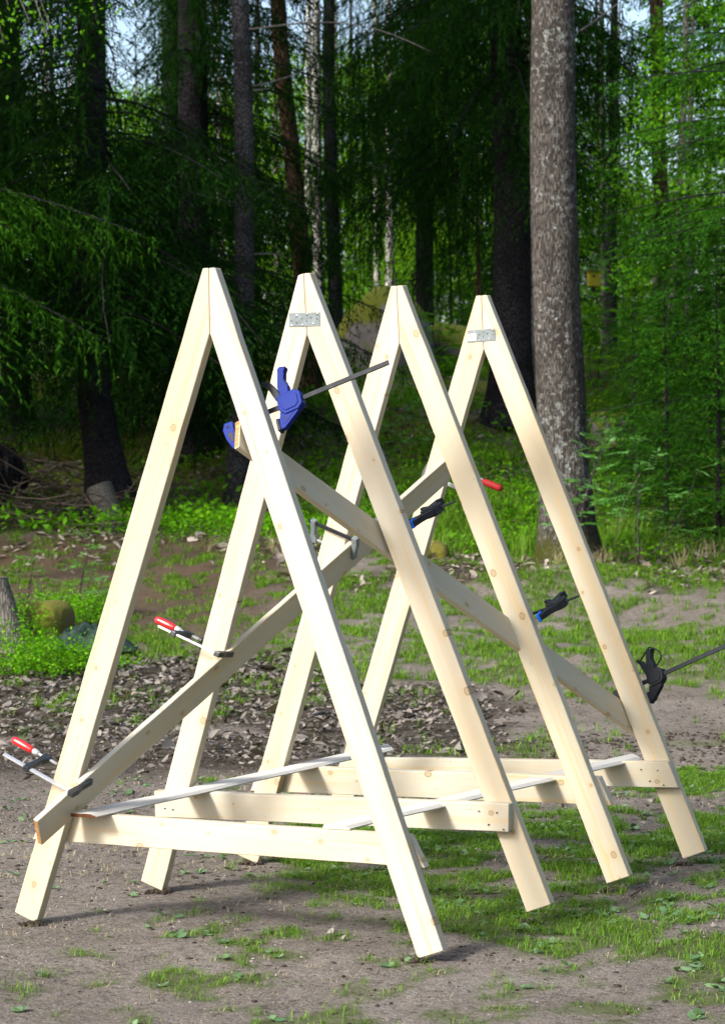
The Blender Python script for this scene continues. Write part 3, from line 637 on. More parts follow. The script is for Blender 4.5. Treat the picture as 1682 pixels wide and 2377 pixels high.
def spruce_crown(seed, z0, z1, H, Lmax, per_m=9, droop=.5, dens=1., cl=.085, cw=.024, hang=1., up=.12, coarse_above=8.0, gaps=.0, sector=None, open_=None):
    r = np.random.default_rng(seed); parts = []; wood = []; z = z0
    while z < z1:
        coarse = z > coarse_above
        L = Lmax*max(.12, (1-z/H))**.75*r.uniform(.65, 1.15)
        az = r.uniform(0, 2*np.pi)
        bare = open_ is not None and open_[0] < z < open_[1] and math.cos(az-open_[2]) > .25
        if not bare:
            P, T, B, l, w, ax = spruce_branch(r, L, droop*r.uniform(.7, 1.3), 9 if coarse else int(9+L*4), dens*(.13 if coarse else 1), cl*(2.4 if coarse else 1), cw*(3.2 if coarse else 1), hang, up)
            c, s_ = math.cos(az), math.sin(az); R_ = np.array([[c, -s_, 0], [s_, c, 0], [0, 0, 1]])
            parts.append(cards(P@R_.T+np.array([0, 0, z]), T@R_.T, B@R_.T, l, w, False))
            if not coarse: wood.append(tube(ax@R_.T+np.array([0, 0, z]), np.linspace(.018, .004, 7)*min(1.2, L/2), 5, False))
        z += 1/per_m*r.uniform(.4, 1.6)*(2.2 if coarse else 1)
    return join(parts), join(wood)
CROWNS = {}
def crown_set(key, mat, **kw):
    if key not in CROWNS:
        (V, F), (WV, WF) = spruce_crown(**kw); CROWNS[key] = (mesh_np('spruce_crown_'+str(len(CROWNS)), V, F, mat), mesh_np('spruce_boughs', WV, WF, M['bark_spruce'], True))
    return CROWNS[key]
def spruce(px_pts, d, rad, label, key=None, mat=None, rot=0., scale=1., bark='bark_spruce', top=18., flare=1.6, base=None, group='spruces at the edge of the clearing', **kw):
    """px_pts: photo pixels of the trunk axis, lowest first"""
    P = [at(px, py, d) for px, py in px_pts]
    if base is not None: P[0][2] = base
    g = ground_z(P[0][0], P[0][1]); P[0][2] = min(P[0][2], g)-.05 if base is None else base
    dirv = (P[-1]-P[-2])/max(.01, (P[-1][2]-P[-2][2])); P.append(P[-1]+dirv*(top-(P[-1][2]-P[0][2])))
    hs = np.array([p[2]-P[0][2] for p in P]); R_ = rad*np.clip(1-hs/(top*1.08), .06, 1)**.75
    e = empty('spruce_tree', P[0], label, 'tree', group)
    link('trunk', trunk_mesh('trunk', P, R_, M[bark], flare, .5, seed=int(abs(px_pts[0][0]))), e)
    if key is not None:
        cm, wm = crown_set(key, mat, **kw)
        o = link('crown', cm, e); o.rotation_euler.z = rot; o.scale = (scale,)*3
        w = link('boughs', wm, e); w.rotation_euler.z = rot; w.scale = (scale,)*3
    return e, P
big = dict(z0=2.0, z1=17, H=19, Lmax=3.3, per_m=19, droop=.6, hang=1.05, cl=.095, cw=.019, dens=1.2)
# left: dark trunk with a big flare, boughs hanging round it
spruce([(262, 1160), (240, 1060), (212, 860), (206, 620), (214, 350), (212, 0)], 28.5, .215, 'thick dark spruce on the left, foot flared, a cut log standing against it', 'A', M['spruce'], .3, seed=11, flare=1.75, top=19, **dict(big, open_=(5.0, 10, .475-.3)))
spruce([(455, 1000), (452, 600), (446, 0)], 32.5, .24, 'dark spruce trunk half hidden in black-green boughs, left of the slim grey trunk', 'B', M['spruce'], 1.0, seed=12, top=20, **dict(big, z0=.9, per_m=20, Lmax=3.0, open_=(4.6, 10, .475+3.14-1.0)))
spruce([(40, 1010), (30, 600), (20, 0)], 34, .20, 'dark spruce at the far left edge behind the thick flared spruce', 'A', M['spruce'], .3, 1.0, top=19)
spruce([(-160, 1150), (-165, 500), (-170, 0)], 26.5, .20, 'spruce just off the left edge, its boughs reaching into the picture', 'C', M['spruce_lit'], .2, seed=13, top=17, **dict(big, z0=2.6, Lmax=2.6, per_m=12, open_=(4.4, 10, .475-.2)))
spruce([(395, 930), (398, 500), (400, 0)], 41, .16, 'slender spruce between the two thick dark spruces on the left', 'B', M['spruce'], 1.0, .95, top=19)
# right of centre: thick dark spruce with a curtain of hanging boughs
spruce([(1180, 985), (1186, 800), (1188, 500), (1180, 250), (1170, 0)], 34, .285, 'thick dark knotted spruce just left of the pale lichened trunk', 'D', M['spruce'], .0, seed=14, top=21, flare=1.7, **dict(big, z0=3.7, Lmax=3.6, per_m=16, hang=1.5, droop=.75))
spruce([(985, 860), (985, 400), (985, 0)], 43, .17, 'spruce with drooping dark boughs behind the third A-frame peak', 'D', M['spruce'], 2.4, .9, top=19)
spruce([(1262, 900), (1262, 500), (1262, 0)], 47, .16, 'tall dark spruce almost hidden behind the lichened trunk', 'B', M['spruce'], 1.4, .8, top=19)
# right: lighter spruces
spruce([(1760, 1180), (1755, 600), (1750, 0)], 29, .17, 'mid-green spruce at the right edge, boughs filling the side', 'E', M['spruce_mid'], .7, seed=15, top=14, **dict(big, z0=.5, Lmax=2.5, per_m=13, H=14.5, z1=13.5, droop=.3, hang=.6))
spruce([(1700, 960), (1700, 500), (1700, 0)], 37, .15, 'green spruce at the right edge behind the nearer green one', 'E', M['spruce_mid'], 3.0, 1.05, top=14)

# unseen spruces added to shade the wood and block low sky light
for k, (s_, d_) in enumerate([(-11.5, 20.5), (-8.4, 29), (-12.5, 26), (-11, 31), (9.5, 24), (11, 19), (9.5, 14.5), (11, 9.5), (10, 5), (12, 0), (-6, -12), (1, -14), (8, -12)]):
    x_, y_ = sd2w(s_, d_); g_ = float(ground_z(x_, y_)); P = np.array([float(x_), float(y_), g_-.05])
    e = empty('spruce_tree', P, 'tall unseen spruce added round the clearing to shade the wood', 'tree', 'spruces added outside the picture')
    link('trunk', trunk_mesh('trunk', [P, P+np.array([0, 0, 10.]), P+np.array([0, 0, 20.])], [.2, .13, .02], M['bark_spruce'], 1.5, .4, 14, seed=k, rows=20), e)
    cm, wm = CROWNS[('A', 'B', 'C', 'D')[k % 4]]
    o = link('crown', cm, e); o.rotation_euler.z = k*2.1; o.scale = (1, 1, 1.1); w = link('boughs', wm, e); w.rotation_euler.z = k*2.1; w.scale = (1, 1, 1.1)

def conifer_young(px, d, h, key, rot, label, seed):
    P = gat(px, d); e = empty('young_spruce', P-np.array([0, 0, .03]), label, 'young tree', 'young spruces on the right')
    link('trunk', trunk_mesh('trunk', [P, P+np.array([.02, .01, h*.5]), P+np.array([0, 0, h])], [.035, .022, .004], M['bark_spruce'], 1.3, .1, 10, seed=seed, rows=14), e)
    cm, wm = crown_set(key, M['spruce_mid'], seed=seed, z0=.12, z1=3.6, H=3.8, Lmax=1.15, per_m=26, droop=.12, dens=1.05, cl=.075, cw=.020, hang=.25, up=.22, coarse_above=99)
    for nm, me in (('crown', cm), ('boughs', wm)):
        o = link(nm, me, e); o.rotation_euler.z = rot; o.scale = (h/3.75,)*3
for k, (px, d, h, key, label) in enumerate([(1545, 27.5, 2.9, 'Y1', 'bushy young spruce right of the lichened trunk, nearest of the young ones'), (1665, 25.8, 3.2, 'Y2', 'young spruce cut by the right edge of the picture'),
        (1470, 30.5, 2.3, 'Y2', 'small young spruce in shade behind the rear right leg clamp, beside the pine'), (1610, 32, 3.6, 'Y1', 'young spruce behind the other two at the right, below the slim pale trunk'), (1050, 41, 2.2, 'Y2', 'small young spruce on the slope right of the mossy boulder')]):
    conifer_young(px, d, h, key, k*1.7, label, 31 if key == 'Y1' else 32)

# trunks that show little foliage of their own
def plain_tree(name, px_pts, d, rad, mat, label, top=15., flare=1.35, branches=(), crown=None, seed=0, cat='tree', group='tall trunks in the wood', rough=.03):
    P = [at(px, py, d) for px, py in px_pts]; P[0][2] = min(P[0][2], float(ground_z(P[0][0], P[0][1])))-.06
    dirv = (P[-1]-P[-2])/max(.01, (P[-1][2]-P[-2][2])); P.append(P[-1]+dirv*max(.5, top-(P[-1][2]-P[0][2])))
    hs = np.array([p[2]-P[0][2] for p in P]); R_ = rad*np.clip(1-hs/(top*1.25), .1, 1)**.6
    e = empty(name, P[0], label, cat, group); link('trunk', trunk_mesh('trunk', P, R_, mat, flare, .45, seed=seed+int(abs(px_pts[0][0])), rough=rough), e)
    for br in branches:
        Q = np.array([at(px, py, d+dd) for px, py, dd in br])-P[0]
        tt = np.linspace(0, 1, 12); k = np.linspace(0, 1, len(Q)); C_ = np.stack([np.interp(tt, k, Q[:, q]) for q in range(3)], 1)
        for _ in range(3): C_[1:-1] = (C_[:-2]+2*C_[1:-1]+C_[2:])/4
        V, F = tube(C_, np.linspace(.014, .004, 12), 6); link('bare_branch', mesh_np('bare_branch', V, F, M['deadwood'], True), e)
    if crown is not None: link('crown', crown, e)
    return e, P
def leaf_clumps(seed, n, z0, z1, rad, l, w, clumps=26, mat=None, hang=.3):
    r = np.random.default_rng(seed); zc = r.uniform(z0, z1, clumps); az = r.uniform(0, 6.28, clumps); env = np.sqrt(np.clip(1-((zc-(z0+z1)/2)/((z1-z0)/2+.01))**2, .12, 1))
    rr = rad*env*np.sqrt(r.random(clumps)); C_ = np.stack([rr*np.cos(az), rr*np.sin(az), zc], 1); sz = r.uniform(.35, .95, clumps)*rad*.36
    k = r.integers(0, clumps, n); P = C_[k]+unit(r.normal(size=(n, 3)))*(r.random(n)**.5*sz[k])[:, None]*np.array([1.15, 1.15, .75])
    T = unit(r.normal(size=(n, 3))*np.array([1, 1, .5])-np.array([0, 0, hang])); B = unit(np.cross(T, r.normal(size=(n, 3))*.7+np.array([0, 0, 1.])))
    V, F = cards(P, T, B, l*r.uniform(.6, 1.3, n), w*r.uniform(.6, 1.3, n), True); return mesh_np('leaf_crown', V, F, mat)
BIRCH = [leaf_clumps(41, 5200, 1.5, 11, 2.3, .13, .085, 46, M['leaf_far']), leaf_clumps(42, 5200, .3, 9, 2.6, .13, .085, 44, M['leaf_far']), leaf_clumps(43, 5200, 3.5, 13, 2.4, .13, .085, 46, M['leaf_far'])]
HIGH = leaf_clumps(44, 3200, 9, 16, 2.4, .16, .11, 30, M['leaf_far'])

plain_tree('lichened_tree', [(1322, 1310), (1312, 1150), (1300, 900), (1288, 620), (1282, 350), (1283, 0)], 24.6, .262, M['bark_lichen'], 'big grey-brown trunk spotted with pale lichen, nearest tree, right of the frames', 17, 1.5, [[(1345, 72, 0), (1375, 52, .1), (1415, 22, .2), (1450, -5, .2)]], HIGH, rough=.05)
plain_tree('slim_tree', [(548, 1140), (556, 1000), (566, 700), (568, 400), (562, 100), (556, 0)], 29.5, .135, M['bark_slim'], 'slim dark grey trunk right of the front A-frame peak', 15, 1.3,
    [[(585, 470, 0), (605, 450, .1), (650, 428, .3)], [(588, 200, 0), (650, 185, .2), (745, 150, .5)], [(588, 210, 0), (628, 205, .1)], [(560, 70, 0), (640, 60, -.2), (760, 46, -.3), (880, 62, -.4), (1000, 120, -.5)], [(545, 470, 0), (470, 455, .2), (370, 418, .3)], [(588, 590, 0), (640, 588, .2), (665, 600, .2)]])
plain_tree('pine_tree', [(728, 900), (712, 760), (696, 560), (680, 380), (664, 240), (650, 100), (645, 0)], 37, .150, M['bark_pine'], 'brownish curved pine trunk behind the second A-frame', 16, 1.25)
plain_tree('birch_tree', [(742, 850), (738, 560), (735, 330), (733, 0)], 44.5, .10, M['bark_birch'], 'white birch trunk, thicker of the two pale birches right of the curved pine', 16, 1.2)
plain_tree('birch_tree', [(716, 850), (714, 500), (716, 0)], 49, .062, M['bark_birch'], 'thin pale birch trunk close behind the thicker white birch', 15, 1.2)
plain_tree('grey_tree', [(784, 850), (776, 620), (768, 400), (762, 200), (764, 0)], 42, .130, M['bark_spruce'], 'straight grey-brown trunk just right of the white birch', 16, 1.25)
plain_tree('grey_tree', [(1236, 960), (1234, 700), (1230, 450), (1228, 0)], 38, .085, M['bark_grey'], 'narrow grey trunk squeezed between the dark knotted spruce and the lichened trunk', 14, 1.2)
plain_tree('pine_tree', [(1552, 930), (1548, 740), (1536, 520), (1528, 330), (1522, 0)], 36, .125, M['bark_pine'], 'brownish pine trunk at the right, left of the slim pale leaning tree', 16, 1.25, [[(1525, 355, 0), (1480, 310, -.3), (1415, 245, -.6)], [(1528, 440, 0), (1490, 455, -.1), (1450, 470, -.2)]])
plain_tree('slim_tree', [(1538, 900), (1552, 760), (1570, 560), (1583, 330), (1590, 120), (1592, 0)], 33, .052, M['bark_grey'], 'slim pale tree leaning left towards its foot, right of the right-hand pine', 12, 1.2, [[(1585, 450, 0), (1610, 425, .1)]])
plain_tree('slim_tree', [(1404, 880), (1400, 640), (1398, 420)], 38.5, .055, M['bark_grey'], 'thin grey tree behind the nesting box', 10, 1.2)
plain_tree('grey_tree', [(1421, 900), (1418, 700), (1420, 500)], 39.5, .10, M['bark_spruce'], 'short-looking dark trunk right of the nesting box', 9, 1.3)
plain_tree('slim_tree', [(1112, 870), (1110, 640), (1108, 520)], 45, .05, M['bark_pine'], 'thin orange-barked tree behind the rearmost A-frame peak', 9, 1.2)
plain_tree('grey_tree', [(1000, 860), (996, 600), (994, 300)], 48, .085, M['bark_spruce'], 'thin dark trunk behind the gap between third and fourth A-frames', 12, 1.2)
plain_tree('birch_tree', [(875, 850), (872, 420), (870, 0)], 54, .07, M['bark_birch'], 'distant thin birch trunk in the bright gap above the mossy boulder', 15, 1.2)
plain_tree('birch_tree', [(520, 850), (512, 500), (505, 0)], 52, .08, M['bark_birch'], 'distant birch trunk glimpsed through the dark boughs on the left', 15, 1.2)

BUSHY = leaf_clumps(45, 5200, .4, 6.5, 1.7, .085, .055, 52, M['leaf'])
for (px, d, h, sc_, lab) in [(1590, 33.5, 7, 1.0, 'bushy broadleaf tree in front of the slim pale leaning trunk'), (1690, 31, 7, .9, 'bushy broadleaf tree at the right edge above the young spruces'), (1420, 41, 6, .75, 'bushy broadleaf tree in the sun beyond the nesting box'), (1520, 43, 7, .8, 'bushy broadleaf tree behind the right-hand pine')]:
    P = gat(px, d); P[2] -= .05; e = empty('leafy_tree', P, lab, 'tree', 'broadleaf trees on the right')
    link('trunk', trunk_mesh('trunk', [P, P+np.array([.1, 0, h*.5]), P+np.array([.2, .1, h])], [.06, .045, .012], M['bark_grey'], 1.2, .3, 10, seed=int(px), rows=14), e); o = link('crown', BUSHY, e); o.rotation_euler.z = px*.7; o.scale = (sc_, sc_, sc_)

# trees farther back in the wood: each its own trunk and crown
back = []
rb = np.random.default_rng(5)
def sky_limit(px, d):
    # height the far wood may reach where the sky shows above it
    y = 205 if -60 < px < 620 else 120 if px < 930 else 440 if 1250 < px < 1720 else -400
    return (1050-y)/FPX*d-1.5
for k in range(46):
    d = 50+rb.random()*38; px = -150+k/45*2000+rb.normal()*30
    back.append((px, d))
LW = ['leafy birch in the sunlit wood far behind', 'young leafy tree in the sunlit wood far behind', 'tall leafy tree in the sunlit wood far behind']
for k, (px, d) in enumerate(back):
    P = gat(px, d); P[2] -= .05; j = k % 3
    h = (11, 9.5, 13)[j]; e = empty('far_tree', P, LW[j], 'tree', ('birches of the far wood', 'young trees of the far wood', 'tall trees of the far wood')[j])
    lean = rb.normal(size=2)*.25
    link('trunk', trunk_mesh('trunk', [P, P+np.array([lean[0], lean[1], h*.5]), P+np.array([lean[0], lean[1]*1.5, h])], [.10, .08, .02], M[('bark_birch', 'bark_grey', 'bark_spruce')[k % 3]], 1.2, .3, 10, seed=k, rows=14), e)
    o = link('crown', BIRCH[j], e); o.rotation_euler.z = rb.random()*6.28
    s_ = .9+rb.random()*.5; o.scale = (s_, s_, min(s_, sky_limit(px, d)/h))
for k in range(9):
    d = 56+rb.random()*34; px = -100+k/8*1900+rb.normal()*40; P = gat(px, d); P[2] -= .05
    if sky_limit(px, d) < 16: continue
    e = empty('far_spruce', P, 'dark spruce standing deep in the far wood', 'tree', 'spruces of the far wood')
    link('trunk', trunk_mesh('trunk', [P, P+np.array([0, 0, 8.]), P+np.array([0, 0, 17.])], [.15, .11, .02], M['bark_spruce'], 1.3, .3, 10, seed=k, rows=14), e)
    cm, wm = CROWNS[('A', 'B', 'D')[k % 3]]; o = link('crown', cm, e); o.rotation_euler.z = rb.random()*6.28

# ------------------------------------------------------------------ saplings and shrubs
def pinnate(r, P, D, L, lw=.018, ll=.05):
    """one rowan leaf: leaflets both sides of a midrib from P along D"""
    n = 6; t = np.linspace(.15, .95, n); D = unit(D); side = unit(np.cross(D, np.array([0, 0, 1.])+r.normal(size=3)*.25)); pts = []
    Pn = P+D*(t*L)[:, None]-np.array([0, 0, 1.])*(.25*L*t**2)[:, None]
    PP = np.concatenate([Pn, Pn, (P+D*L-np.array([0, 0, .25*L]))[None]]); TT = np.concatenate([np.tile(unit(side+D*.45-np.array([0, 0, .2])), (n, 1)), np.tile(unit(-side+D*.45-np.array([0, 0, .2])), (n, 1)), D[None]])
    nrm = np.array([0, 0, 1.])+r.normal(size=(len(PP), 3))*.3; return PP, TT, unit(np.cross(TT, nrm)), np.full(len(PP), ll), np.full(len(PP), lw)
def sapling(px, d, h, nleaf, label, seed, mat='rowan', ll=.07, lw=.024, lean=(0, 0), L=.20, stems=3, group=None):
    r = np.random.default_rng(seed); P0 = gat(px, d); P0[2] -= .03; e = empty('sapling', P0, label, 'sapling', group); parts = []; wood = []
    for q in range(stems):
        tip = np.array([lean[0]+r.normal()*.18*h, lean[1]+r.normal()*.18*h, h*r.uniform(.7, 1.05)]); t = np.linspace(0, 1, 9)[:, None]
        ax = tip*t*np.array([1, 1, 1])+np.array([r.normal()*.06, r.normal()*.06, 0])*np.sin(t*3.1)*h; wood.append(tube(ax, np.linspace(.007, .002, 9)*min(1.6, .5+h*.4), 6, False))
        for k in range(max(3, nleaf//stems)):
            tt = r.uniform(.25, 1); i = min(7, int(tt*8)); b = ax[i]+(ax[i+1]-ax[i])*(tt*8-i); D = np.array([r.normal(), r.normal(), r.uniform(-.1, .6)]); D = unit(D); off = r.uniform(0, .32)*h*(1.05-tt)
            wood.append(tube(np.array([b, b+D*off*.5+np.array([0, 0, .02]), b+D*off]), [.004, .003, .002], 4, False)) if off > .12 else None
            parts.append(cards(*pinnate(r, b+D*off, D+np.array([0, 0, .1]), L*r.uniform(.7, 1.2), lw, ll), True))
    V, F = join(parts); link('leaves', mesh_np('sapling_leaves', V, F, M[mat]), e); V, F = join(wood); link('stems', mesh_np('sapling_stems', V, F, M['bark_slim'], True), e)
    return e
for a in [(1345, 23.6, 1.75, 46, 'rowan sapling in front of the lichened trunk, pale leaves against the bark', 1, 'rowan', .085, .03, (.05, .1), .24, 3), (1480, 24.5, 1.3, 34, 'rowan sapling at the foot of the young spruces, right of the lichened trunk', 2, 'rowan', .07, .026, (.25, .05), .22, 3),
          (1385, 35.5, 1.6, 60, 'leafy sapling below the nesting box, bright in the sun', 3, 'leaf', .10, .045, (.1, 0), .30, 4), (1455, 34, 3.2, 90, 'tall leafy sapling between the nesting box and the right-hand pine', 4, 'leaf', .10, .045, (.3, .1), .30, 4),
          (1010, 33, 1.9, 70, 'leafy sapling seen between the third and fourth A-frames', 5, 'leaf', .10, .045, (0, 0), .28, 4), (950, 30.5, 1.0, 30, 'little sapling on the shaded bank behind the third A-frame', 6, 'rowan', .08, .03, (0, 0), .2, 3),
          (182, 20.6, .75, 22, 'small rowan seedling on bare ground left of the front left leg', 7, 'rowan', .05, .018, (.1, 0), .16, 3), (40, 19.0, .95, 20, 'rowan seedling leaning over the broken stump at the left edge', 8, 'rowan', .05, .018, (.12, 0), .16, 2),
          (640, 40, 2.0, 60, 'leafy sapling behind the second A-frame peak', 9, 'leaf', .10, .045, (0, 0), .28, 4), (860, 46, 3.2, 110, 'bright leafy sapling above the mossy boulder', 10, 'leaf', .11, .05, (0, 0), .3, 5),
          (1600, 35, 3.4, 90, 'leafy sapling under the slim pale leaning tree', 12, 'leaf', .10, .045, (-.2, 0), .30, 4), (700, 47, 3.6, 110, 'bright leafy sapling beneath the white birch', 13, 'leaf', .11, .05, (0, 0), .3, 5)]:
    sapling(*a)
# leafy twigs of a deciduous tree coming in at the top left
P = gat(-330, 22.5); e = empty('leafy_tree', P, 'leafy tree outside the left edge, its bright twigs hanging in at the top left corner', 'tree')
link('trunk', trunk_mesh('trunk', [P, P+np.array([.1, 0, 4.]), P+np.array([.3, .2, 10.])], [.13, .11, .05], M['bark_grey'], 1.4, .4, 16, seed=3), e)
r9 = np.random.default_rng(77); parts = []; wood = []
for (px, py, dd) in [(20, 20, 0), (70, 60, .3), (110, 85, .2), (-40, 50, 0), (130, 100, .4), (60, -30, .2), (190, -20, .4), (240, 10, .2), (-60, 110, .3), (10, 110, .5), (110, -60, 0), (290, -60, .4)]:
    Q = at(px, py, 22+dd)-P; st = np.array([.25, .1, 7.6+r9.normal()*.6]); t = np.linspace(0, 1, 10)[:, None]; ax = st+(Q-st)*t+np.array([0, 0, .7])*np.sin(t*3.1)
    wood.append(tube(ax, np.linspace(.03, .004, 10), 6, False)); n = 170; k = r9.integers(4, 10, n); C_ = ax[k]+r9.normal(size=(n, 3))*.15
    T = unit(r9.normal(size=(n, 3))-np.array([0, 0, .5])); parts.append(cards(C_, T, unit(np.cross(T, r9.normal(size=(n, 3)))), .055*r9.uniform(.6, 1.2, n), .035*r9.uniform(.7, 1.2, n), True))
V, F = join(parts); link('crown', mesh_np('twig_leaves', V, F, M['leaf']), e); V, F = join(wood); link('limbs', mesh_np('limbs', V, F, M['bark_grey'], True), e)

def shrub_mesh(seed, n, rx, ry, h, l=.03, w=.018):
    r = np.random.default_rng(seed); m = n//22; a = r.uniform(0, 6.28, m); q = np.sqrt(r.random(m)); bx = rx*q*np.cos(a); by = ry*q*np.sin(a); hh = h*(1-.55*q**2)*r.uniform(.55, 1.1, m)
    k = np.repeat(np.arange(m), 22); t = r.uniform(.25, 1, len(k)); dx = r.normal(size=m)*.10; dy = r.normal(size=m)*.10
    P = np.stack([bx[k]+dx[k]*t, by[k]+dy[k]*t, hh[k]*t], 1)+r.normal(size=(len(k), 3))*.022; T = unit(r.normal(size=(len(k), 3))*np.array([1, 1, .5])+np.array([0, 0, .25])); B = unit(np.cross(T, r.normal(size=(len(k), 3))*.6+np.array([0, 0, 1.])))
    L_ = cards(P, T, B, l*r.uniform(.6, 1.3, len(k)), w*r.uniform(.7, 1.2, len(k)), True)
    S = [tube(np.array([[bx[i], by[i], -.02], [bx[i]+dx[i]*.5, by[i]+dy[i]*.5, hh[i]*.5], [bx[i]+dx[i], by[i]+dy[i], hh[i]]]), [.003, .002, .001], 3, False) for i in range(0, m, 2)]
    return L_, join(S)
for (px, d, rx, ry, h, n, lab, sd_) in [(110, 17.4, .42, .35, .33, 4600, 'bright bilberry bush in front of the mossy stump at the left', 1), (120, 20.3, .55, .5, .34, 4200, 'bright bilberry bush behind the mossy stump at the left', 2), (205, 20.8, .35, .3, .26, 2200, 'small bilberry bush behind the green tarpaulin', 3),
        (52, 18.6, .25, .3, .45, 1600, 'bilberry bush beside the broken stump at the left edge', 4), (185, 17.7, .25, .25, .22, 1400, 'low bilberry sprigs in front of the green tarpaulin', 5)]:
    P = gat(px, d); e = empty('bilberry_bush', P, lab, 'bush', 'bilberry bushes on the left'); (V, F), (SV, SF) = shrub_mesh(sd_, n, rx, ry, h)
    link('leaves', mesh_np('bush_leaves', V, F, M['bilberry']), e); link('stems', mesh_np('bush_stems', SV, SF, M['twig'], True), e)

# bilberry carpets on the bank
def carpet(name, n, dens, d0, d1, hmax, l, w, mat, s0=None, s1=None, label=None):
    x, y, z, d = scatter(n, s0, s1, d0, d1, dens); m = len(x); h = hmax*(.35+.65*fbm(x*1.7, y*1.7, 2))*rng.random(m)**.6
    P = np.stack([x, y, z+h], 1); T = unit(rng.normal(size=(m, 3))*np.array([1, 1, .5])+np.array([0, 0, .3])); B = unit(np.cross(T, rng.normal(size=(m, 3))*.6+np.array([0, 0, 1.])))
    V, F = cards(P, T, B, l*rng.uniform(.6, 1.3, m), w*rng.uniform(.6, 1.3, m), True); o = link(name, mesh_np(name, V, F, M[mat])); return tag(o, label, name.replace('_', ' '), None, 'stuff')
def dens_bil(x, y):
    s, d = w2sd(x, y); n = fbm(x*.9+11, y*.9, 3); a = 1.2*blob(s, d, -1.55, 26.6, 1.15, 1.5); a = np.maximum(a, 1.15*blob(s, d, 1.1, 28.3, 1.2, 2.6)); a = np.maximum(a, .8*blob(s, d, 2.6, 27, .9, 2.0)); a = np.maximum(a, .55*blob(s, d, -.4, 29, 1.2, 2.)); a = np.maximum(a, .5*ss(s, 2.2, 3.2)*ss(d, 26, 28)*ss(d, 41, 36))
    a = np.maximum(a, .30*ss(d, 29, 32)*ss(s, -3.2, -1.5)); a = np.maximum(a, .5*blob(s, d, -2.9, 27.0, .7, .8)); return np.clip(ss(n, .62-.4*a, .72-.4*a)*np.clip(a*1.5, 0, 1), 0, 1)
carpet('bilberry_carpet', 150000, dens_bil, 24.3, 42, .34, .05, .032, 'bilberry', None, None, 'bright green bilberry carpet on the bank behind the frames')
carpet('bank_undergrowth', 130000, lambda x, y: .5*ss(fbm(x*.8, y*.8+3, 3), .42, .6), 27, 46, .24, .07, .035, 'bank_leaf', None, None, 'dark low undergrowth on the bank under the trees')

carpet('bank_sprouts', 16000, lambda x, y: .75*ss(fbm(x*1.1+21, y*1.1+3, 3), .42, .58), 25.5, 44, .42, .11, .05, 'leaf', None, None, 'broad-leaved sprouts scattered over the mossy bank')

# ------------------------------------------------------------------ grass, weeds, dead leaves, clods
def grass(name, n, dens, s0, s1, d0, d1, hl, hw, mat, label, tuft=5, lean=.5):
    x, y, z, d = scatter(n, s0, s1, d0, d1, dens); m = len(x)
    k = np.repeat(np.arange(m), tuft); mm = len(k); X = x[k]+rng.normal(size=mm)*.014; Y = y[k]+rng.normal(size=mm)*.014; Z = ground_z(X, Y)-.003
    big_ = .55+.9*fbm(x*2.3+5, y*2.3, 2); h = hl*big_[k]*rng.uniform(.45, 1.25, mm); w = hw*rng.uniform(.7, 1.3, mm); a = rng.uniform(0, 6.28, mm); ln = lean*rng.uniform(.2, 1.3, mm)
    dx, dy = np.cos(a), np.sin(a); bx, by = -dy, dx; P = np.stack([X, Y, Z], 1); D = np.stack([dx, dy, 0*dx], 1); B = np.stack([bx, by, 0*bx], 1); U = np.array([0, 0, 1.])
    m1 = P+U*(h*.6)[:, None]+D*(h*ln*.3)[:, None]; m2 = P+U*(h*(1-.25*ln))[:, None]+D*(h*ln)[:, None]
    V = np.stack([P-B*w[:, None]/2, P+B*w[:, None]/2, m1+B*w[:, None]*.4, m1-B*w[:, None]*.4, m2], 1).reshape(-1, 3); i = np.arange(mm)*5
    F = np.concatenate([np.stack([i, i+1, i+2], 1), np.stack([i, i+2, i+3], 1), np.stack([i+3, i+2, i+4], 1)]); o = link(name, mesh_np(name, V, F, M[mat])); return tag(o, label, 'grass', None, 'stuff')
grass('grass', 42000, zone_grass, -1.6, 2.1, 6.7, 12.5, .032, .0024, 'grass', 'short patchy grass round the frames', 7, 1.4)
grass('grass', 60000, zone_grass, None, None, 12.5, 29, .060, .005, 'grass', 'patchy grass beyond the frames', 6, 1.1)
grass('tall_grass', 5200, lambda x, y: np.clip(1.0*blob(*w2sd(x, y), 1.0, 27.2, 1.0, 1.6)+.7*blob(*w2sd(x, y), 2.5, 26.2, .8, 1.2), 0, 1), -1, 4.5, 24.8, 31, .34, .010, 'grass', 'tall bright grass round the lichened trunk', 6, .6)
grass('dry_grass', 900, lambda x, y: np.clip(blob(*w2sd(x, y), 2.15, 24.3, .35, .5)+.8*blob(*w2sd(x, y), .35, 25, .5, .4)+.8*blob(*w2sd(x, y), -1.1, 24.6, .5, .4)+.8*blob(*w2sd(x, y), 3.2, 24.8, .4, .5), 0, 1), -2, 4.5, 23, 26.5, .26, .004, 'straw', 'dry straw-coloured grass tufts in front of the lichened trunk', 16, 1.6)
grass('dry_blades', 5200, lambda x, y: .12+.5*(fbm(x*1.3+4, y*1.3+2, 3) > .5), -1.7, 2.2, 6.7, 12.5, .022, .0020, 'straw', 'dry straw-coloured blades and needles on the trodden soil', 4, 2.2)
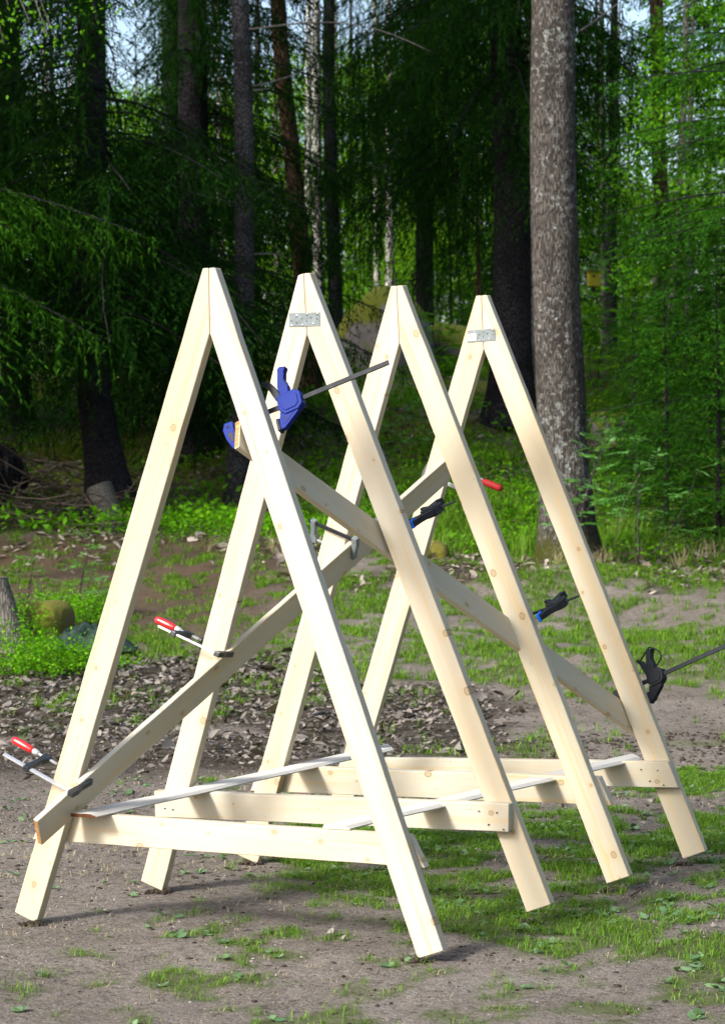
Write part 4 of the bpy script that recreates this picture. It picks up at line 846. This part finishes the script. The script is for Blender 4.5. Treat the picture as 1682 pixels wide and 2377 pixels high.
def weeds():
    x, y, z, d = scatter(9000, -1.7, 2.2, 6.7, 12.5, lambda a, b: .30*zone_grass(a, b)+.035*(fbm(a*1.4, b*1.4+7, 3) > .5)); m = len(x); k = np.repeat(np.arange(m), 4); mm = len(k); a = rng.uniform(0, 6.28, mm)
    D = np.stack([np.cos(a), np.sin(a), rng.uniform(.05, .5, mm)], 1); D = unit(D); P = np.stack([x[k], y[k], z[k]+.004], 1); B = unit(np.cross(D, np.array([0, 0, 1.])+rng.normal(size=(mm, 3))*.3)); l = .030*rng.uniform(.5, 1.4, mm)
    w = l*rng.uniform(.45, .8, mm); V = np.stack([P, P+D*(l*.3)[:, None]+B*(w*.42)[:, None], P+D*(l*.72)[:, None]+B*(w*.45)[:, None], P+D*l[:, None], P+D*(l*.72)[:, None]-B*(w*.45)[:, None], P+D*(l*.3)[:, None]-B*(w*.42)[:, None]], 1).reshape(-1, 3)
    tag(link('weed_leaves', mesh_np('weed_leaves', V, np.arange(6*mm).reshape(-1, 6), M['weed'])), 'small broad weed leaves low in the grass', 'weeds', None, 'stuff')
weeds()
def litter(name, n, dens, s0, s1, d0, d1, size, label, lift=.02, mat='litter'):
    x, y, z, d = scatter(n, s0, s1, d0, d1, dens); m = len(x); a = rng.uniform(0, 6.28, m); tilt = rng.normal(size=m)*.38
    D = np.stack([np.cos(a)*np.cos(tilt), np.sin(a)*np.cos(tilt), np.sin(tilt)], 1); N_ = unit(np.stack([rng.normal(size=m)*.48, rng.normal(size=m)*.48, np.ones(m)], 1)); B = unit(np.cross(D, N_)); N_ = unit(np.cross(B, D)); L_ = size*np.exp(rng.normal(size=m)*.38); W_ = L_*rng.uniform(.35, .8, m); cu = rng.uniform(-.7, .9, m)
    P = np.stack([x, y, z+lift*rng.random(m)+.012], 1); g = []
    for (u, v, c) in ((-.5, 0, .25), (-.2, .42, .7), (.22, .46, .75), (.55, 0, .35), (.22, -.46, .75), (-.2, -.42, .7), (0, 0, 0)): jt = rng.normal(size=(2, m))*.10; g.append(P+D*((u*1.15+jt[0])*L_)[:, None]+B*((v+jt[1])*W_)[:, None]+N_*(c*cu*L_*.5)[:, None])
    V = np.stack(g, 1).reshape(-1, 3); i = np.arange(m)*7; F = np.concatenate([np.stack([i+6, i+q, i+(q+1) % 6], 1) for q in range(6)]); tag(link(name, mesh_np(name, V, F, M[mat], True)), label, 'dead leaves', None, 'stuff')
litter('dead_leaves', 34000, zone_litter, None, None, 11.5, 21, .034, 'grey-brown dead leaves lying behind the frames', .014)
litter('dead_leaves', 22000, zone_litter, None, None, 21, 42, .058, 'dead leaves on the bank and its foot', .03, 'litter_pale')
litter('leaf_scraps', 5000, lambda x, y: .12+.3*(fbm(x*1.2+2, y*1.2, 3) > .52), None, None, 6.8, 12, .014, 'small scraps of dead leaf on the trodden soil', .002)
def lumps(name, n, dens, s0, s1, d0, d1, size, mat, label, flat=.6):
    x, y, z, d = scatter(n, s0, s1, d0, d1, dens); m = len(x); bm = bmesh.new(); bmesh.ops.create_icosphere(bm, subdivisions=1, radius=1); BV = np.array([v.co[:] for v in bm.verts]); BF = np.array([[v.index for v in f.verts] for f in bm.faces]); bm.free()
    r_ = size*np.clip(np.exp(rng.normal(size=m)*.55), .3, 2.3); sc = rng.uniform(.6, 1.3, (m, 3))*np.array([1, 1, flat]); a = rng.uniform(0, 6.28, m); V = BV[None]*sc[:, None]*(1+rng.normal(size=(m, len(BV)))*.2)[:, :, None]
    X = V[..., 0]*np.cos(a)[:, None]-V[..., 1]*np.sin(a)[:, None]; Y = V[..., 0]*np.sin(a)[:, None]+V[..., 1]*np.cos(a)[:, None]; V = np.stack([X, Y, V[..., 2]], -1)*r_[:, None, None]+np.stack([x, y, z], 1)[:, None]
    F = (BF[None]+(np.arange(m)*len(BV))[:, None, None]).reshape(-1, 3); tag(link(name, mesh_np(name, V.reshape(-1, 3), F, M[mat])), label, name.replace('_', ' '), None, 'stuff')
lumps('soil_clods', 14000, lambda x, y: .25+.75*(fbm(x*.9+9, y*.9, 3) > .55), None, None, 6.7, 16, .0048, 'soilclod', 'dark crumbs of soil scattered over the yard')
lumps('pebbles', 11000, lambda x, y: .6+0*x, None, None, 6.7, 14, .0030, 'pebble', 'small pale pebbles and grit in the trodden soil')
lumps('tyre_track_clods', 1500, lambda x, y: np.clip(ss(w2sd(x, y)[0], .2, .8), 0, 1), .2, 2.4, 11.2, 14, .009, 'soilclod', 'lumps of dark turned soil on the right behind the frames')
# soil pressed up round the feet of the frames
for i, fr in enumerate(FRAMES):
    mw = np.array(frame_matrix(fr)); sa, ca = math.sin(HA), math.cos(HA)
    for s in (-1, 1):
        p = np.array([s*LEG*sa+s*.012, -.012, ZC-LEG*ca, 1.]); q = (mw@p)[:3]
        x = q[0]+rng.normal(size=26)*.022; y = q[1]+rng.normal(size=26)*.014; bmv = []
        pp = []
        for a_, b_ in zip(x, y):
            b = bmesh.new(); bmesh.ops.create_icosphere(b, subdivisions=1, radius=float(rng.uniform(.005, .014)))
            for v in b.verts: v.co = Vector(v.co)*float(rng.uniform(.75, 1.25))+Vector((a_, b_, float(ground_z(a_, b_))+.004))
            pp.append(b)
        o = part('pushed_up_soil', pp, M['soilclod'], None); tag(o, 'crumbs of soil pushed up round the feet of the frames', 'soil', None, 'stuff')

# ------------------------------------------------------------------ boulder, stumps, box, tarpaulin, sticks
def rock(name, P, rx, ry, rz, seed, mat, label, cat='boulder', rough=.42, sub=6, parent=None, pw=.85):
    bm = bmesh.new(); bmesh.ops.create_icosphere(bm, subdivisions=sub, radius=1); r = np.random.default_rng(seed); of = r.random(3)*50
    for v in bm.verts:
        c = np.array(v.co); n = (fbm(c[0]*1.3+of[0]+c[2]*.7, c[1]*1.3+of[1]-c[2]*.5, 4)-.5)*rough*2; c = c*(1+n); c = np.sign(c)*np.abs(c)**pw; v.co = (c[0]*rx, c[1]*ry, c[2]*rz)
    o = part(name, bm, mat, parent, True); o.location = P; return tag(o, label, cat) if not parent else o
def mossy_material(name, stone0, stone1, moss0, moss1, a=.15, b=.6, scale=1.):
    m, nt, N, Lk, P = new_mat(name); g = N.new('ShaderNodeNewGeometry'); tc = N.new('ShaderNodeTexCoord'); sx = N.new('ShaderNodeSeparateXYZ'); Lk.new(g.outputs['Normal'], sx.inputs[0])
    n1 = noise(nt, tc.outputs['Object'], 4*scale, 5, .65); n2 = noise(nt, tc.outputs['Object'], 22*scale, 5, .7); n3 = noise(nt, tc.outputs['Object'], 2.6*scale, 5, .7)
    f = maprange(nt, math_(nt, 'ADD', sx.outputs[2], math_(nt, 'MULTIPLY', math_(nt, 'SUBTRACT', n3.outputs['Fac'], .45), 2.0)), a, b)
    c = mixc(nt, f, mixc(nt, n1.outputs['Fac'], stone0, stone1), mixc(nt, n2.outputs['Fac'], moss0, moss1)); Lk.new(c, P.inputs['Base Color']); P.inputs['Roughness'].default_value = .95; bump(nt, n2.outputs['Fac'], .8, .05/scale, P); return m
M['boulder'] = mossy_material('mossy_boulder', (.06, .056, .056), (.33, .31, .30), (.060, .080, .006), (.25, .285, .018), .28, .5)
M['mossstump'] = mossy_material('mossy_stump', (.09, .055, .035), (.20, .13, .08), (.050, .052, .005), (.19, .175, .012), -.2, .3, 2.5)
P = at(893, 760, 39.5); rock('boulder', (P[0], P[1], gz(*w2sd(P[0], P[1]))+.16), .74, .70, .98, 4, M['boulder'], 'big grey boulder capped with yellow-green moss behind the third A-frame', 'boulder', .26)
P = at(1010, 800, 40.5); rock('boulder', (P[0], P[1], gz(*w2sd(P[0], P[1]))+.05), .8, .7, .42, 9, M['boulder'], 'lower mossy boulder right behind the big moss-capped one')
P = at(1430, 985, 33); rock('boulder', (P[0], P[1], gz(*w2sd(P[0], P[1]))+.1), .35, .3, .32, 12, M['boulder'], 'small mossy stone right of the lichened trunk')
P = at(985, 1275, 24.8); rock('mossy_hummock', (P[0], P[1], float(ground_z(P[0], P[1]))+.03), .22, .2, .13, 14, M['mossstump'], 'little brown-green mossy hummock left of the lichened trunk', 'hummock')
P = at(-8, 1015, 29); rock('boulder', (P[0], P[1], float(ground_z(P[0], P[1]))+.3), .34, .4, .42, 15, M['bark_spruce'], 'round dark boulder in deep shade at the left edge')
P = gat(105, 18.9); rock('mossy_stump', (P[0], P[1], P[2]+.14), .20, .20, .24, 21, M['mossstump'], 'low stump padded with golden-brown moss at the left', 'stump', .16, 5, None, .55)
# broken grey stump at the left edge
P = gat(35, 18.6); e = empty('broken_stump', P, 'broken grey stump with bark flaking off at the left edge', 'stump')
d0 = (at(-8, 1340, 18.6)-P); link('stump_wood', trunk_mesh('stump_wood', [P, P+d0*.5, P+d0], [.125, .10, .085], M['deadwood'], 1.25, .12, 20, rough=.10, seed=5, rows=16), e)
b0 = np.array(GR)*.10; link('bark', trunk_mesh('bark', [P+b0, P+b0+d0*.45, P+b0*.5+d0*.85], [.075, .06, .02], M['bark_spruce'], 1.4, .12, 14, rough=.15, seed=8, rows=12), e)
# cut log leaning on the thick spruce
P = gat(268, 27.2)
e = empty('cut_log', P, 'short pale cut log standing against the foot of the thick dark spruce', 'log'); d0 = at(230, 1128, 27.3)-P
bm = lathe([(0, .16), (.1, .155), (.25, .15), (np.linalg.norm(d0), .145)], 24, 'x'); o = part('log', bm, M['deadwood'], e, False); ux = d0/np.linalg.norm(d0); uy = np.cross([0, 0, 1], ux); uy /= np.linalg.norm(uy); o.matrix_local = basis(ux, uy, np.cross(ux, uy), (0, 0, 0))
# yellow nesting box
P = at(1377, 648, 38); e = empty('nesting_box', P, 'yellow wooden nesting box hung on a thin trunk behind the lichened tree', 'nesting box')
M['yellow'] = simple('yellow_paint', (.55, .50, .05), .6, 0, 20, .15); M['yroof'] = simple('nesting_box_roof', (.22, .26, .06), .8, 0, 20, .3)
ux, uy, uz = GR, GF, np.array([0, 0, 1.])
e.matrix_world = basis(ux, uy, uz, P)
part('box', box(.19, .17, .22, (0, 0, 0), .006), M['yellow'], e); part('lid', box(.225, .22, .03, (0, -.01, .128), .006), M['yroof'], e); part('entrance_hole', lathe([(-.0905, .02), (-.0865, .02)], 14, 'y', (0, 0, .04)), M['recess'], e); part('hanging_board', box(.06, .03, .40, (0, .10, 0), .004), M['deadwood'], e)
# crumpled tarpaulin
def tarp():
    n = 44; u, v = np.meshgrid(np.linspace(-1, 1, n), np.linspace(-1, 1, n)); rr = np.sqrt(u**2+v**2); f1 = fbm(u*2.1+4, v*2.1+9, 2); ridge = 1-np.abs(fbm(u*2.8+1, v*2.2+2, 2)-.5)*4; ridge2 = 1-np.abs(fbm(u*4.8+6, v*5.2+3, 2)-.5)*4
    z = np.clip(1-rr**2.2, 0, 1)*(.13+.07*ridge+.035*ridge2+.14*(f1-.5)); V = np.stack([u*.36+.05*(fbm(u*3, v*3)-.5), v*.34, z], -1).reshape(-1, 3); i = np.arange(n*n).reshape(n, n); F = np.stack([i[:-1, :-1], i[:-1, 1:], i[1:, 1:], i[1:, :-1]], -1).reshape(-1, 4)
    o = link('tarpaulin', mesh_np('tarpaulin', V, F, M['tarp'], True), None, gat(203, 18.6)+np.array([0, 0, .02])); o.rotation_euler.z = YAW; tag(o, 'crumpled dark green tarpaulin on the ground beside the mossy stump', 'tarpaulin')
tarp()
def stick(pts, r0, r1, name, label, cat, mat='deadwood'):
    P = np.array(pts); t = np.linspace(0, 1, 14); k = np.linspace(0, 1, len(P)); C_ = np.stack([np.interp(t, k, P[:, q]) for q in range(3)], 1)
    for _ in range(2): C_[1:-1] = (C_[:-2]+2*C_[1:-1]+C_[2:])/4
    V, F = tube(C_-C_[0], np.linspace(r0, r1, 14), 8); tag(link(name, mesh_np(name, V, F, M[mat], True), None, C_[0]), label, cat)
lift = lambda p, h: p+np.array([0, 0, h])
stick([lift(gat(712, 15.0), .03), lift(gat(735, 15.1), .045), lift(gat(770, 15.3), .03), lift(gat(800, 15.0), .02)], .014, .007, 'fallen_stick', 'crooked grey stick on the soil behind the third left leg', 'stick')
stick([lift(gat(1452, 8.9), .01), lift(gat(1475, 9.0), .012), lift(gat(1490, 9.1), .01)], .004, .002, 'fallen_stick', 'thin twig lying by the foot of the third right leg', 'stick', 'twig')
stick([lift(gat(1420, 25.2), .0), at(1440, 1180, 25.2), at(1485, 1098, 25.3)], .006, .003, 'dry_stem', 'dry leaning stem right of the lichened trunk', 'stem', 'straw')
# brush heap under the thick spruce
rs = np.random.default_rng(19); parts = []
for k in range(200):
    px = rs.uniform(-60, 300); dd = rs.uniform(26.5, 30); a = gat(px, dd)+np.array([0, 0, rs.uniform(.02, .40)]); b = a+unit(np.array([rs.normal(), rs.normal(), rs.normal()*.35]))*rs.uniform(.3, 1.2); b[2] = max(b[2], float(ground_z(b[0], b[1]))+.02); m_ = (a+b)/2+rs.normal(size=3)*.06
    parts.append(tube(np.array([a, m_, b]), np.array([.010, .007, .003])*rs.uniform(.6, 1.5), 4, False))
V, F = join(parts); tag(link('brushwood', mesh_np('brushwood', V, F, M['twig'], True)), 'tangle of dead brushwood under the thick dark spruce', 'brushwood', None, 'stuff')
